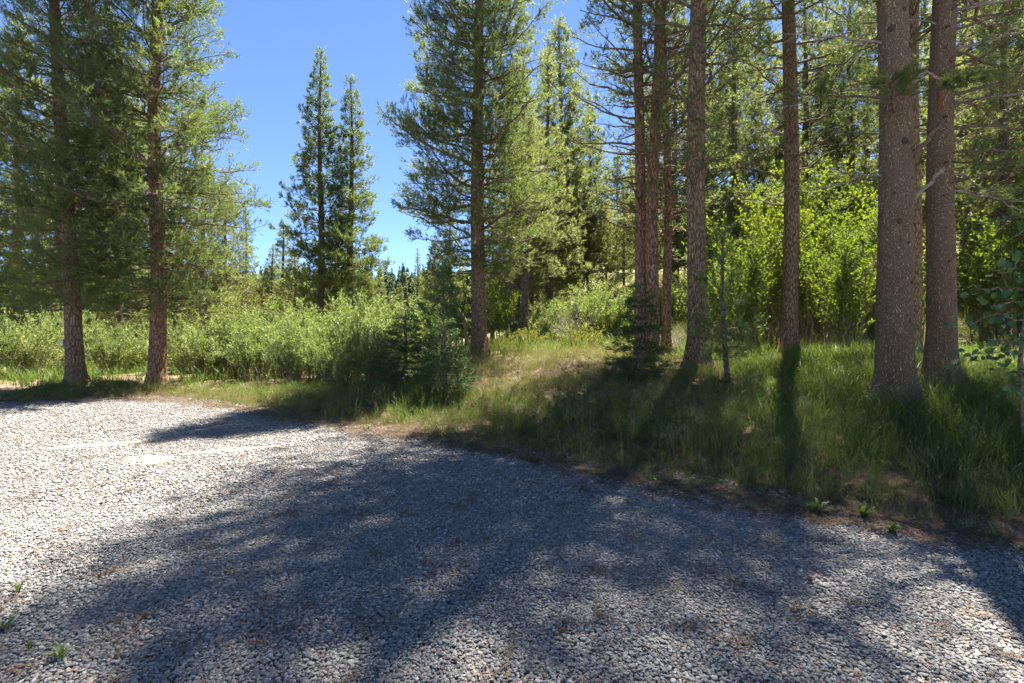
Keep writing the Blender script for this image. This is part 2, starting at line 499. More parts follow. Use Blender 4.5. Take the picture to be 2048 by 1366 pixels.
# loose stones
def stone_material():
    m, nt, out = new_mat('gravel_stones')
    at = nt.nodes.new('ShaderNodeAttribute'); at.attribute_type = 'INSTANCER'; at.attribute_name = 'itint'
    r = ramp(nt, [(0, (.075, .073, .071)), (.18, (.125, .121, .115)), (.45, (.18, .173, .161)), (.7, (.262, .25, .228)), (.84, (.40, .378, .335)), (.90, (.28, .225, .175)), (.96, (.26, .165, .11)), (1, (.17, .11, .08))])
    nt.links.new(at.outputs['Fac'], r.inputs[0])
    tc = nt.nodes.new('ShaderNodeTexCoord')
    n = nt.nodes.new('ShaderNodeTexNoise'); n.inputs['Scale'].default_value = 3.0; n.inputs['Detail'].default_value = 4
    nt.links.new(tc.outputs['Object'], n.inputs['Vector'])
    mr = nt.nodes.new('ShaderNodeMapRange'); mr.inputs[3].default_value = .72; mr.inputs[4].default_value = 1.28
    nt.links.new(n.outputs['Fac'], mr.inputs[0])
    mx = nt.nodes.new('ShaderNodeVectorMath'); mx.operation = 'SCALE'
    nt.links.new(r.outputs[0], mx.inputs[0]); nt.links.new(mr.outputs[0], mx.inputs['Scale'])
    p = nt.nodes.new('ShaderNodeBsdfPrincipled'); p.inputs['Roughness'].default_value = .75; p.inputs['Specular IOR Level'].default_value = .25
    nt.links.new(mx.outputs[0], p.inputs['Base Color'])
    nt.links.new(p.outputs[0], out.inputs['Surface'])
    return m
M['stone'] = stone_material()

def ico(sub):
    import bmesh
    bm = bmesh.new(); bmesh.ops.create_icosphere(bm, subdivisions=sub, radius=1.0)
    V = np.array([v.co[:] for v in bm.verts]); F = np.array([[v.index for v in f.verts] for f in bm.faces])
    bm.free(); return V, F

rng = np.random.default_rng(7)
stones = []
IV, IF = ico(2)
for s in range(7):
    n = fbm(IV[:, 0] * 1.1 + s * 9, IV[:, 1] * 1.1, IV[:, 2] * 1.1, 40 + s, 2) - .5
    V = IV * (1 + .75 * n)[:, None]
    for _ in range(3):      # knock a few flats off
        d = unit(rng.normal(size=3)); c = .62 + .2 * rng.random()
        over = np.maximum(0, V @ d - c); V = V - over[:, None] * d * .85
    V *= np.array([1, rng.uniform(.62, .92), rng.uniform(.36, .55)])
    stones.append(source('gravel_stone', mesh_from('gravel_stone', V, [IF], M['stone'], None, True)))

def jitter_grid(x0, x1, y0, y1, step, r, jit=.5):
    X, Y = np.meshgrid(np.arange(x0, x1, step), np.arange(y0, y1, step))
    X = X + r.uniform(-jit, jit, X.shape) * step; Y = Y + r.uniform(-jit, jit, Y.shape) * step
    return X.ravel(), Y.ravel()

SAND = [(-5.75, 6.95, .62, .14, rad(20)), (-4.45, 6.15, .42, .22, rad(-12)), (-3.75, 6.65, .6, .10, rad(24))]
def sand_w(x, y):
    w = np.zeros(x.shape)
    for (cx, cyy, a, b, t) in SAND:
        dx, dy = x - cx, y - cyy
        u = dx * math.cos(t) + dy * math.sin(t); v = -dx * math.sin(t) + dy * math.cos(t)
        w = np.maximum(w, 1 - smooth(.7, 1.15, np.sqrt((u / a) ** 2 + (v / b) ** 2) + .35 * (fbm(x * 5, y * 5, 0, 21) - .5)))
    return w

def stones_for(x0, x1, y0, y1, step, layers, size, seed, fines=False):
    r = np.random.default_rng(seed)
    A = []
    for l in range(layers):
        x, y = jitter_grid(x0, x1, y0, y1, step * (1 if l == 0 else 1.35), r)
        # seen by the camera, with a margin for a step aside
        keep = (np.abs(x) < 1.16 * y + 1.2)
        x, y = x[keep], y[keep]
        d = edge_dist(x, y)
        pr = 1 - smooth(-.3, .72, d + .5 * (fbm(x * 1.3, y * 1.3, 0, 9) - .5))
        pr = pr * (1 - .9 * sand_w(x, y))
        keep = r.random(len(x)) < pr
        x, y, d = x[keep], y[keep], d[keep]
        sc = size * np.exp(np.clip(r.normal(0, .3, len(x)), -.7, .55))
        z = np.maximum(0, gz(x, y, d)) + sc * (.18 if l == 0 else .62) + .012 * fbm(x * 1.2, y * 1.2, 0, 61)
        A.append(np.c_[x, y, z, sc])
    A = np.concatenate(A); n = len(A)
    rot = np.c_[r.normal(0, .2, n), r.normal(0, .2, n), r.uniform(0, 2 * PI, n)]
    ti = np.clip(r.beta(2.4, 2.6, n) * .84, 0, 1)
    warm = r.random(n) < .07
    ti[warm] = r.uniform(.86, 1, warm.sum())
    return A[:, :3], rot, np.repeat(A[:, 3:4], 3, 1), ti, r.integers(0, 7, n)
parts = [stones_for(-6, 7, 1.6, 4.2, .019, 1, .0062, 3), stones_for(-6, 7, 1.6, 4.6, .0172, 2, .0097, 1), stones_for(-10, 5, 4.6, 7.6, .0225, 2, .0122, 2), stones_for(-13, 0, 7.6, 12.2, .028, 2, .0148, 4)]
scatter('gravel', *[np.concatenate([p[q] for p in parts]) for q in range(5)], stones, 'loose rounded grey gravel stones covering the drive')

# sandy patches where the stones have been scraped away
sandm = plain_mat('pale_sand', (.34, .29, .215), .95, .05, 30, .12, .3)
sandm2 = plain_mat('tan_soil', (.22, .175, .135), .95, .05, 30, .2, .3)
for q, (cx, cyy, a, b, t) in enumerate(SAND):
    th = np.arange(40) * 2 * PI / 40
    rr = 1 + .35 * (fbm(np.cos(th) * 2 + q * 5, np.sin(th) * 2, 0, 71) - .5)
    ring = np.c_[a * 1.2 * rr * np.cos(th), b * 1.25 * rr * np.sin(th), np.full(40, .004)]
    inn = ring * [.55, .55, 0] + [0, 0, .013]
    V = np.concatenate([ring, inn, [[0, 0, .016]]])
    j = np.arange(40); j2 = (j + 1) % 40
    o = obj('sand_patch', mesh_from('sand_patch', V, [np.stack([j, j2, j2 + 40, j + 40], -1), np.stack([j + 40, j2 + 40, np.full(40, 80)], -1)], sandm if q == 0 else sandm2, None, True), None, (cx, cyy, 0), (0, 0, t))
    kind(o, 'structure', ['cream streak of bare sand in the sunlit gravel', 'tan patch of bare soil in the sunlit gravel', 'thin streak of bare soil beside the tan patch'][q])

# ------------------------------------------------------------------ conifers
def needle_template(r, n, shoot, ln, w, a0=30, a1=62, flat=False):
    s = r.uniform(0, 1, n)
    az = r.uniform(0, 2 * PI, n)
    if flat: az = np.where(r.random(n) < .5, 0, PI) + r.normal(0, .45, n)
    a = np.radians(r.uniform(a0, a1, n)) * (1 - .35 * s)
    d = np.stack([np.cos(az) * np.sin(a), np.sin(az) * np.sin(a), np.cos(a)], -1)
    base = np.stack([np.zeros(n), np.zeros(n), s * shoot], -1)
    perp = unit(np.cross(d, unit(r.normal(size=(n, 3)))))
    L = ln * r.uniform(.75, 1.15, n)[:, None]
    tri = np.stack([base - perp * w / 2, base + perp * w / 2, base + d * L], 1)   # n,3,3
    return tri

def place_tufts(acc, r, P, D, scale, templates, tint):
    """P (m,3) D (m,3) unit"""
    m = len(P)
    a, b = frames(D)
    spin = r.uniform(0, 2 * PI, m)[:, None]
    a2 = a * np.cos(spin) + b * np.sin(spin); b2 = np.cross(D, a2)
    which = r.integers(0, len(templates), m)
    for q, T in enumerate(templates):
        k = which == q
        if not k.any(): continue
        mm = k.sum(); n = len(T)
        V = T.reshape(-1, 3)
        W = (V[None, :, 0:1] * a2[k][:, None] + V[None, :, 1:2] * b2[k][:, None] + V[None, :, 2:3] * D[k][:, None]) * scale[k][:, None, None] + P[k][:, None]
        acc.add(W, np.arange(mm * n * 3).reshape(-1, 3), np.repeat(tint[k], n * 3))

def trunk_mesh(r, H, r0, path, sides, rings, mat, flare=.55, rough=.035, seed=0, below=.35, plates=False, flutes=5):
    z = np.concatenate([-below + (below + 1.2) * np.linspace(0, 1, rings // 3) ** 1.1, 1.2 + (H - 1.2) * np.linspace(0, 1, rings - rings // 3 + 1)[1:]])
    P = path(z)
    R = r0 * np.clip(1 - z / H, 0, 1) ** .75 * .96 + .012
    ang = np.arange(sides) * 2 * PI / sides
    A, Z = np.meshgrid(ang, z)
    fl = 1 + flare * np.exp(-np.maximum(Z, -.1) / .28) * (.6 + .55 * np.cos(A * flutes + seed + .8 * np.sin(A * 2 + seed)))
    nz = 1 + rough * 2 * (fbm(np.cos(A) * 2.2, np.sin(A) * 2.2, Z * .9, seed, 3) - .5)
    if plates:
        nz = nz + .075 * (fbm(np.cos(A) * 7, np.sin(A) * 7, Z * 5.5, seed + 4, 3) - .5)
    RR = R[:, None] * fl * nz
    V, F = tubes(P[None], RR[None], sides)
    return mesh_from('trunk', V, [F], mat, None, True)

def interp_path(P, idx, t):
    k = P.shape[1]
    f = np.clip(t * (k - 1), 0, k - 1.001); i = f.astype(int); w = (f - i)[:, None]
    a, b = P[idx, i], P[idx, i + 1]
    return a * (1 - w) + b * w, unit(b - a)

def make_conifer(name, seed, H, r0, cb, Rmax, lean=(0, 0), bend=(0, 0), whorl=.42, per=5, e0=-4, e1=52, curve=.14, twig_sp=.17, tuft_sp=.14,
                 t0=.22, bare=0., bare_z=0., peak=.18, ptop=.85, needles=11, shoot=.10, nlen=.075, nw=.0085, nmat='needle', bark='bark', sides=18, rings=60, flat=False,
                 upcurve=.25, tw_len=.45, dead_below=0, limb_r=.011, flare=.55, top_r=.12, plates=False, tangle=0.0, oneside=None, min_len=.18, tuft_up=.3, gap=0.):
    r = np.random.default_rng(seed)
    ph = r.uniform(0, 6, 2)
    def path(z):
        z = np.asarray(z, float)
        return np.stack([lean[0] * z + bend[0] * np.sin(z / H * PI) + .05 * np.sin(z * .55 + ph[0]) * np.minimum(1, z / 3) - .0, lean[1] * z + bend[1] * np.sin(z / H * PI) + .05 * np.sin(z * .5 + ph[1]) * np.minimum(1, z / 3), z], -1)
    tm = trunk_mesh(r, H, r0, path, sides, rings, M[bark], flare, .035, seed, plates=plates)
    zs, az, j = [], [], 0
    z = cb
    while z < H - .15:
        k = max(2, int(round(per * r.uniform(.7, 1.3))))
        a0 = r.uniform(0, 2 * PI)
        for q in range(k):
            zs.append(z + r.uniform(-.4, .4) * whorl); az.append(a0 + 2 * PI * q / k + r.normal(0, .25))
        z += whorl * r.uniform(.75, 1.25) * (1 - .35 * (z - cb) / (H - cb))
    zs = np.clip(np.array(zs), cb * .96, H - .1); az = np.array(az)
    s = np.clip((zs - cb) / (H - cb), 0, 1)
    prof = np.where(s < peak, .62 + .38 * smooth(0, 1, s / peak), (1 - (s - peak) / (1 - peak)) ** ptop * (1 - top_r) + top_r * (1 - s))
    L = np.maximum(min_len, Rmax * prof * r.uniform(.62, 1.15, len(zs)))
    if oneside is not None:
        L = L * (1 - oneside[1] * .5 * (1 - np.cos(az - oneside[0])))
    L = np.where(r.random(len(L)) < gap, np.maximum(min_len, L * .3), L)
    el = np.radians(e0 + (e1 - e0) * s ** 1.1 + r.normal(0, 6, len(zs)))
    k = 9
    t = np.linspace(0, 1, k)[None]
    hd = np.stack([np.cos(az), np.sin(az)], -1)
    sd = np.stack([-np.sin(az), np.cos(az)], -1)
    wig = np.cumsum(r.normal(0, .028, (len(zs), k)), 1) * L[:, None]; wig -= wig[:, :1]
    wigz = np.cumsum(r.normal(0, .02, (len(zs), k)), 1) * L[:, None]; wigz -= wigz[:, :1]
    rr = (np.cos(el) * L)[:, None] * t
    zz = (np.sin(el) * L)[:, None] * t + (curve * r.uniform(.3, 1.6, len(zs)) * L)[:, None] * (t ** 2 - .35 * t) + wigz
    B = np.zeros((len(zs), k, 3))
    base = path(zs)
    B[:, :, :2] = base[:, None, :2] + hd[:, None] * rr[..., None] + sd[:, None] * wig[..., None]
    B[:, :, 2] = base[:, None, 2] + zz
    limbs = Acc()
    rb = (limb_r * L + .006)[:, None] * (1 - .8 * t)
    V, F = tubes(B, rb, 5); limbs.add(V, F)
    # twigs
    nt_ = np.maximum(1, (L * (1 - t0) / twig_sp * r.uniform(.8, 1.2, len(L))).astype(int))
    bi = np.repeat(np.arange(len(L)), nt_)
    tt = t0 + (1 - t0) * r.uniform(0, 1, len(bi)) ** .85
    p, d = interp_path(B, bi, tt)
    perp = unit(np.cross(d, np.array([0, 0, 1.]) + 1e-4))
    side = np.where(r.random(len(bi)) < .5, 1, -1)[:, None]
    th = np.radians(r.uniform(35, 72, len(bi)))[:, None]
    upv = r.normal(.08 if not flat else 0., .28 if not flat else .06, len(bi))[:, None]
    td = unit(d * np.cos(th) + perp * side * np.sin(th) + np.array([0, 0, 1.]) * upv)
    tl = np.maximum(.10, tw_len * L[bi] * (1.05 - tt) ** .8 * r.uniform(.55, 1.15, len(bi)) + .07)
    tl = np.minimum(tl, 1.15)
    kk = 5
    u = np.linspace(0, 1, kk)[None, :, None]
    rand = np.cumsum(r.normal(0, .05 + tangle * .12, (len(bi), kk, 3)), 1); rand -= rand[:, :1]
    T = p[:, None] + td[:, None] * (tl[:, None, None] * u) + np.array([0, 0, 1.]) * (upcurve * tl[:, None, None] * u ** 2) + rand * tl[:, None, None]
    V, F = tubes(T, (.0035 + .0045 * np.minimum(tl, 1))[:, None] * (1 - .6 * u[..., 0]), 3); limbs.add(V, F)
    # needle tufts
    live = r.random(len(bi)) > np.clip(bare * (1 - smooth(bare_z, bare_z + 4, p[:, 2])) + dead_below * (tt < .45), 0, .98)
    li = np.nonzero(live)[0]
    nf = np.maximum(1, np.round(tl[li] / tuft_sp * r.uniform(.8, 1.2, len(li)))).astype(int) + 1
    ti = np.repeat(li, nf)
    first = np.concatenate([[True], ti[1:] != ti[:-1]])
    us = np.where(first, 1.0, .25 + .75 * r.uniform(0, 1, len(ti)) ** .8)
    q, dd = interp_path(T, ti, us)
    D = unit(dd + r.normal(0, .5 if not flat else .25, (len(ti), 3)) * np.where(first, .5, 1)[:, None] + np.array([0, 0, tuft_up]) * (1 if not flat else 0))
    # small spur twigs carry the tufts a little off the twig
    off = np.where(first, 0, r.uniform(0, .10 if not flat else .05, len(ti)))[:, None]
    q = q + D * off
    # branch tips
    tipP, tipD = B[:, -1], unit(B[:, -1] - B[:, -2])
    keep = r.random(len(L)) > bare * .6
    q = np.concatenate([q, tipP[keep]]); D = np.concatenate([D, unit(tipD[keep] + [0, 0, .3])])
    btint = r.normal(.42, .12, len(L))
    tint = np.concatenate([btint[bi[ti]] + r.normal(0, .10, len(ti)) + r.normal(0, .07, len(bi))[ti], btint[keep]])
    tint = np.where(r.random(len(tint)) < .012, .98, np.clip(tint, 0, .86))
    tmpl = [needle_template(r, needles, shoot, nlen, nw, flat=flat) for _ in range(6)]
    crown = Acc()
    place_tufts(crown, r, q, D, r.uniform(.8, 1.25, len(q)), tmpl, tint)
    d_ = {'trunk': tm, 'branches': limbs.mesh('branches', M['limb'], True), 'crown': crown.mesh('crown', M[nmat]), 'path': path, 'H': H, 'r0': r0, 'name': name, 'n': len(q) * needles}
    return d_

TRI = 0
def plant_conifer(kindname, c, label, loc, rz=0., scale=1., group=None, cat='tree', name=None, parts=('trunk', 'branches', 'crown')):
    root = thing(name or c['name'], label, cat, loc, rz, group, scale)
    for p in parts:
        obj(p, c[p], root)
    return root

def at(u, Y, dz=0.):
    x = (u - 1024.) / FPX * Y
    return (x, Y, float(gz(x, Y)) + dz)

# --- the dense pines at the left
DENSE = dict(t0=.12, tw_len=.5, twig_sp=.072, tuft_sp=.095, needles=14, nlen=.09, nw=.010, shoot=.12)
SKY = dict(twig_sp=.075, tuft_sp=.12, needles=10, nlen=.14, nw=.019, shoot=.14)
HIGH = dict(gap=.14, twig_sp=.088, tuft_sp=.115, needles=10, nlen=.095, nw=.0135, shoot=.12)
pine_a = make_conifer('pine_tree', 101, 17.5, .195, 2.0, 2.0, lean=(-.055, 0), whorl=.36, per=6, e0=-8, e1=48, peak=.22, ptop=.6, bark='bark', dead_below=.12, **dict(DENSE, needles=12, nw=.011))
pine_b = make_conifer('pine_tree', 102, 19.5, .21, 2.1, 2.6, lean=(.002, 0), whorl=.40, per=6, e0=-8, e1=48, peak=.2, ptop=.55, bark='bark_red', dead_below=.12, **dict(DENSE, needles=12, nw=.011, twig_sp=.082))
t_tag = plant_conifer('pine', pine_a, 'leftmost big pine, pale tag nailed to its leaning trunk, at the gravel edge', at(152, 13.2), 0, 1)
plant_conifer('pine', pine_b, 'bushy pine with straight red-brown trunk, second big pine from the left', at(313, 13.9), 1.2, 1)
# --- the tall pine on the mound
pine_c = make_conifer('pine_tree', 103, 16.2, .235, 2.4, 2.75, lean=(-.004, 0), whorl=.36, per=5, e0=-6, e1=46, curve=.2, peak=.14, ptop=.6, bark='bark', dead_below=.1, limb_r=.014, **dict(DENSE, twig_sp=.062, needles=12, nw=.011))
plant_conifer('pine', pine_c, 'tall full pine standing alone on the grassy mound at centre', at(958, 14.6), .4, 1)
# --- slim distant pair against the sky
pine_d = make_conifer('pine_tree', 104, 15.6, .21, 2.6, 2.1, whorl=.40, per=5, e0=-8, e1=42, peak=.25, ptop=.8, bark='bark_dark', dead_below=.2, sides=12, rings=40, t0=.15, **SKY)
pine_e = make_conifer('pine_tree', 105, 14.6, .21, 2.2, 2.15, whorl=.40, per=5, e0=-10, e1=42, peak=.2, ptop=.85, bark='bark_dark', dead_below=.2, sides=12, rings=40, t0=.15, **SKY)
plant_conifer('pine', pine_d, 'taller of two slim pines against the open sky', at(641, 25.0), 0)
plant_conifer('pine', pine_e, 'shorter of two slim pines against the open sky', at(702, 26.0), 2.2)
# --- high-pruned pines at the right, sparse branches and bare twigs
pine_f = make_conifer('pine_tree', 106, 23., .135, 3.4, 2.75, lean=(-.010, 0), whorl=.52, per=4, e0=6, e1=40, curve=.26, peak=.5, ptop=.6, bark='bark_red', bare=.58, bare_z=6, dead_below=.5, limb_r=.0155, tangle=.8, sides=24, rings=90, plates=True, flare=.35, **HIGH)
pine_g = make_conifer('pine_tree', 107, 24., .205, 3.8, 2.7, lean=(-.008, .0), whorl=.52, per=4, e0=4, e1=40, curve=.2, peak=.3, ptop=.6, bark='bark', bare=.45, bare_z=4.5, dead_below=.5, limb_r=.013, tangle=.8, sides=28, rings=110, plates=True, flare=.8, **HIGH)
pine_h = make_conifer('pine_tree', 108, 24., .222, 6.5, 3.2, lean=(-.012, 0), whorl=.6, per=4, e0=0, e1=40, curve=.15, peak=.3, ptop=.6, bark='bark_near', bare=.8, bare_z=6, dead_below=.5, limb_r=.014, tangle=.8, sides=84, rings=260, plates=True, flare=.75, **dict(HIGH, twig_sp=.17, gap=.32))
plant_conifer('pine', pine_f, 'reddish left trunk of the twin pines behind the small fir', at(1282, 12.2), .3, 1.)
t_twin = plant_conifer('pine', pine_f, 'greyer right trunk of the twin pines behind the small fir', at(1306, 12.0), 2.6, (1.1, 1.1, .93))
t_twin.children[0].material_slots[0].link = 'OBJECT'; t_twin.children[0].material_slots[0].material = M['bark']
t_num = plant_conifer('pine', pine_g, 'grey pine trunk with a small black tag, between twin pines and thin sapling', at(1395, 10.5), 4.0, 1.0)
plant_conifer('pine', pine_g, 'straight brown pine trunk standing among the bright green shrubs', at(1580, 12.6), .9, (.95, .95, 1.05))
t_big = plant_conifer('pine', pine_h, 'thickest pine trunk with dark knots, in tall grass at the right', at(1790, 7.2, -.05), 0, 1.0)
pine_h2 = make_conifer('pine_tree', 109, 20., .185, 3.1, 2.8, lean=(.003, .006), bend=(.14, 0), whorl=.42, per=4, e0=-12, e1=40, curve=.1, peak=.3, ptop=.6, bark='bark_near', bare=.25, bare_z=5, dead_below=.6, oneside=(.15, .95), limb_r=.014, tangle=.8, sides=72, rings=230, plates=True, flare=.7, **dict(HIGH, twig_sp=.13, gap=.2))
t_wound = plant_conifer('pine', pine_h2, 'pine trunk with orange bark wounds close right of the thickest trunk', at(1880, 7.7), 0, 1.0)
# slender trunks
pine_i = make_conifer('pine_tree', 110, 13., .12, 2.6, 1.5, lean=(-.008, 0), whorl=.5, per=4, e0=0, e1=40, peak=.3, bark='bark', bare=.7, bare_z=4, sides=12, rings=40, tangle=.6, **HIGH)
plant_conifer('pine', pine_i, 'slender pine close right of the twin trunks', at(1332, 12.8), 1.0)
plant_conifer('pine', pine_g, 'shaded pine trunk glimpsed between the two big right-hand trunks', at(1820, 10.6), 2.6, (.85, .85, .95))

# --- background forest
far_kinds = [make_conifer('pine_tree', [120, 125, 122][q], 15. + q, .21, [1.6, 2.4, 1.0][q], [2.7, 2.4, 2.3][q], whorl=.44, per=5, e0=-6, e1=44, twig_sp=.11, tuft_sp=.14, peak=.2, ptop=[.7, .8, .95][q], needles=9, nlen=.17, nw=.026, shoot=.17, nmat='needle_far', bark='bark_dark', dead_below=.3, sides=10, rings=30) for q in range(3)]
rr_ = random.Random(5)
ORD = ['leftmost', 'second from the left', 'third from the left', 'fourth from the left', 'fifth from the left', 'sixth from the left', 'seventh from the left', 'eighth from the left', 'ninth from the left', 'tenth from the left', 'eleventh from the left', 'twelfth from the left', 'thirteenth from the left', 'fourteenth from the left', 'fifteenth from the left', 'sixteenth from the left', 'seventeenth from the left', 'rightmost']
def ranks(us):
    o = sorted(range(len(us)), key=lambda i: us[i]); r = [0] * len(us)
    for k, i in enumerate(o): r[i] = k
    return [ORD[k] if k < len(us) - 1 else 'rightmost' for k in r]
def far(u, Y, q, s, label, group):
    plant_conifer('pine', far_kinds[q], label, at(u, Y, -.1), rr_.uniform(0, 6.28), s, group)
FL = [(-90, 27, 1, 1.3), (35, 30, 0, 1.35), (120, 28, 2, 1.1), (185, 34, 1, 1.4), (235, 29, 2, 1.15), (275, 36, 0, 1.4), (360, 38, 1, 1.0), (405, 30, 2, .88), (452, 33, 0, .78), (492, 36, 2, .62)]
for (u, Y, q, s), rk in zip(FL, ranks([f[0] for f in FL])):
    far(u, Y, q, s, rk + ' of the sunlit pines behind the two big left-hand pines', 'pines behind the left pair')
FL = [(566, 38, 2, (.95, .95, .57)), (545, 36, 2, (.8, .8, .45)), (590, 34, 0, (.7, .7, .46)), (520, 45, 0, .4), (610, 50, 1, .5), (660, 46, 2, .5), (735, 44, 0, .46), (760, 52, 1, .5), (690, 60, 2, .6), (800, 56, 0, .42), (835, 50, 2, .55)]
for (u, Y, q, s), rk in zip(FL, ranks([f[0] for f in FL])):
    far(u, Y, q, s, rk + ' of the small distant pines beyond the willow thicket', 'distant pines beyond the willows')
FL = [(1035, 21, 0, .8), (1095, 24, 2, .85), (1060, 30, 1, .9), (1135, 29, 0, .8), (985, 27, 2, .62), (900, 30, 1, .55), (870, 36, 0, .55), (1180, 30, 0, .8), (1120, 28, 0, 1.15), (1235, 36, 0, .6), (1212, 33, 2, .45), (1248, 31, 2, .4), (1262, 38, 1, .5)]
for (u, Y, q, s), rk in zip(FL, ranks([f[0] for f in FL])):
    far(u, Y, q, s, rk + ' of the pale pines standing behind the mound', 'pines behind the mound')
FL = [(1350, 24, 0, .95), (1420, 28, 1, 1.05), (1470, 22, 1, .9), (1520, 26, 0, 1.05), (1610, 23, 1, .95), (1650, 30, 1, 1.0), (1700, 22, 1, .9), (1735, 29, 1, 1.0), (1850, 24, 0, .95), (1930, 20, 1, .95), (1970, 30, 2, .65), (2040, 18, 0, .8), (2120, 22, 1, .9), (2010, 14.5, 0, .8), (2200, 16, 2, .9), (1295, 29, 0, .75), (1560, 36, 0, .7), (1800, 38, 2, .7)]
for (u, Y, q, s), rk in zip(FL, ranks([f[0] for f in FL])):
    far(u, Y, q, s, rk + ' of the sunlit pines on the rise behind the right-hand trunks', 'pines on the right-hand rise')

# the wooded slopes beyond read as one mass
def simple_conifer(seed, H, R):
    r = np.random.default_rng(seed); A = Acc()
    n = 420
    z = H * (.06 + .94 * r.uniform(0, 1, n) ** 1.2); a = r.uniform(0, 2 * PI, n)
    L = R * (1 - z / H) ** .8 * r.uniform(.6, 1.15, n) + .1
    d = np.stack([np.cos(a), np.sin(a), r.normal(-.1, .2, n)], -1); s = np.stack([-np.sin(a), np.cos(a), r.normal(0, .25, n)], -1)
    p = np.stack([0 * z, 0 * z, z], -1)
    w = (.16 + .28 * L)[:, None]
    V = np.stack([p + d * L[:, None] * .25, p + d * L[:, None] * .75 + s * w, p + d * L[:, None] + [0, 0, .15], p + d * L[:, None] * .75 - s * w], 1)
    A.add(V, np.arange(n * 4).reshape(-1, 4), np.repeat(np.clip(r.normal(.45, .2, n), 0, 1), 4))
    return source('far_conifer', A.mesh('far_conifer', M['needle_wood']))
rf = np.random.default_rng(88)
xf, yf = jitter_grid(-190, 190, 42, 235, 4.2, rf, .6)
kf = (np.abs(xf) < 1.1 * yf) & (rf.random(len(xf)) < .8)
xf, yf = xf[kf], yf[kf]; nf_ = len(xf)
sf = rf.uniform(.55, 1.1, nf_) * (.55 + .45 * smooth(45, 75, yf))
scatter('distant_forest', np.c_[xf, yf, gz(xf, yf) - .2], np.c_[np.zeros((nf_, 2)), rf.uniform(0, 6.28, nf_)], np.c_[sf, sf, sf * rf.uniform(.8, 1.2, nf_)], rf.uniform(.3, .7, nf_), rf.integers(0, 3, nf_), [simple_conifer(q, 9 + q, 1.7 + .2 * q) for q in range(3)], 'distant wooded slope of small conifers behind the trees')

# --- young firs and saplings
fir = make_conifer('young_fir', 130, 2.05, .03, .12, .66, whorl=.15, per=5, e0=-4, e1=30, curve=.03, twig_sp=.034, tuft_sp=.06, t0=.1, peak=.12, ptop=.9, needles=18, shoot=.09, nlen=.034, nw=.009, nmat='fir', bark='bark_dark', sides=8, rings=24, flat=True, upcurve=0., tw_len=.42, limb_r=.006, flare=.2, min_len=.06)
fir2 = make_conifer('young_fir', 131, 2.4, .035, .1, .85, whorl=.20, per=5, e0=-6, e1=35, curve=.03, twig_sp=.034, tuft_sp=.06, t0=.1, peak=.1, ptop=.85, needles=18, shoot=.09, nlen=.034, nw=.009, nmat='fir', bark='bark_dark', sides=8, rings=24, flat=True, upcurve=0., tw_len=.42, limb_r=.006, flare=.2, min_len=.06)
plant_conifer('fir', fir, 'small dark green fir in front of the tall pine on the mound', at(890, 9.6), .5, (1., 1., .82))
plant_conifer('fir', fir2, 'small layered fir growing against the twin pine trunks', at(1277, 9.7), 1.7, (.86, .86, .80))
plant_conifer('fir', fir, 'bushy fir at the end of the willow thicket, left of the small fir', at(812, 11.8), 2.5, (1.2, 1.2, .85))
sap = make_conifer('pine_sapling', 132, 2.9, .03, .5, .8, whorl=.24, per=5, e0=20, e1=55, curve=.1, twig_sp=.06, tuft_sp=.08, needles=14, nlen=.08, nw=.009, nmat='sapling', sides=8, rings=20, flare=.1, bark='bark_dark')
plant_conifer('sap', sap, 'fresh green pine sapling between the small fir and the tall pine', at(884, 13.4), .5, (1.0, 1.0, .92), cat='tree')
sap2 = make_conifer('pine_sapling', 133, 2.75, .038, .45, .6, lean=(-.055, 0), bend=(-.03, 0), whorl=.2, per=4, e0=-4, e1=40, curve=.1, twig_sp=.05, tuft_sp=.07, t0=.25, needles=16, nlen=.085, nw=.008, nmat='needle', sides=10, rings=30, flare=.1, bark='bark_dark', tw_len=.3)
plant_conifer('sap', sap2, 'thin leaning pine sapling in front of the bright shrubs, right of the grey trunk', at(1456, 8.9), .0, 1.)

# --- details of the big trunks
KV, KF = ico(2)
KV2 = KV * (1 + .3 * (fbm(KV[:, 0] * 2, KV[:, 1] * 2, KV[:, 2] * 2, 77) - .5))[:, None]
knot_me = mesh_from('knot', KV2 * [1, .35, 1], [KF], M['knot'], None, True)
WA = Acc(); rwd = np.random.default_rng(17)
for q in range(9):
    hh = rwd.uniform(.35, .9); sh = KV * (1 + .5 * (fbm(KV[:, 0] * 2 + q * 7, KV[:, 1] * 2, KV[:, 2] * 2, 81) - .5))[:, None]
    WA.add(sh * [rwd.uniform(.22, .5), .3, hh] + [rwd.uniform(-.55, .55), 0, rwd.uniform(-.5, .5)], KF)
wound_me = WA.mesh('bark_wound', M['resin'])
def trunk_radius(c, z):
    return c['r0'] * max(0, 1 - z / c['H']) ** .75 * .96 + .012
def on_trunk(root, c, name, me, z, off, size):
    """off: -1 left edge .. 1 right edge of the side facing the camera (root unrotated)"""
    p = c['path'](z); R = trunk_radius(c, z) * 1.0
    a = off * 1.25
    o = obj(name, me, root, (p[0] + math.sin(a) * R, p[1] - math.cos(a) * R, z), (0, 0, a), size)
    return o
for z, off, s in [(1.75, .35, .026), (2.3, .1, .022), (2.55, .62, .03), (2.6, -.35, .035), (1.2, .2, .02), (3.5, .55, .03), (3.72, -.1, .045), (3.2, .3, .018), (4.6, .2, .025), (5.1, .5, .045), (5.35, -.6, .05), (5.6, .1, .03), (6.0, .6, .05), (6.15, -.5, .06), (3.0, -.6, .02), (.9, .55, .022)]:
    on_trunk(t_big, pine_h, 'knot', knot_me, z, off, (s, s * 1.4, s * 1.05))
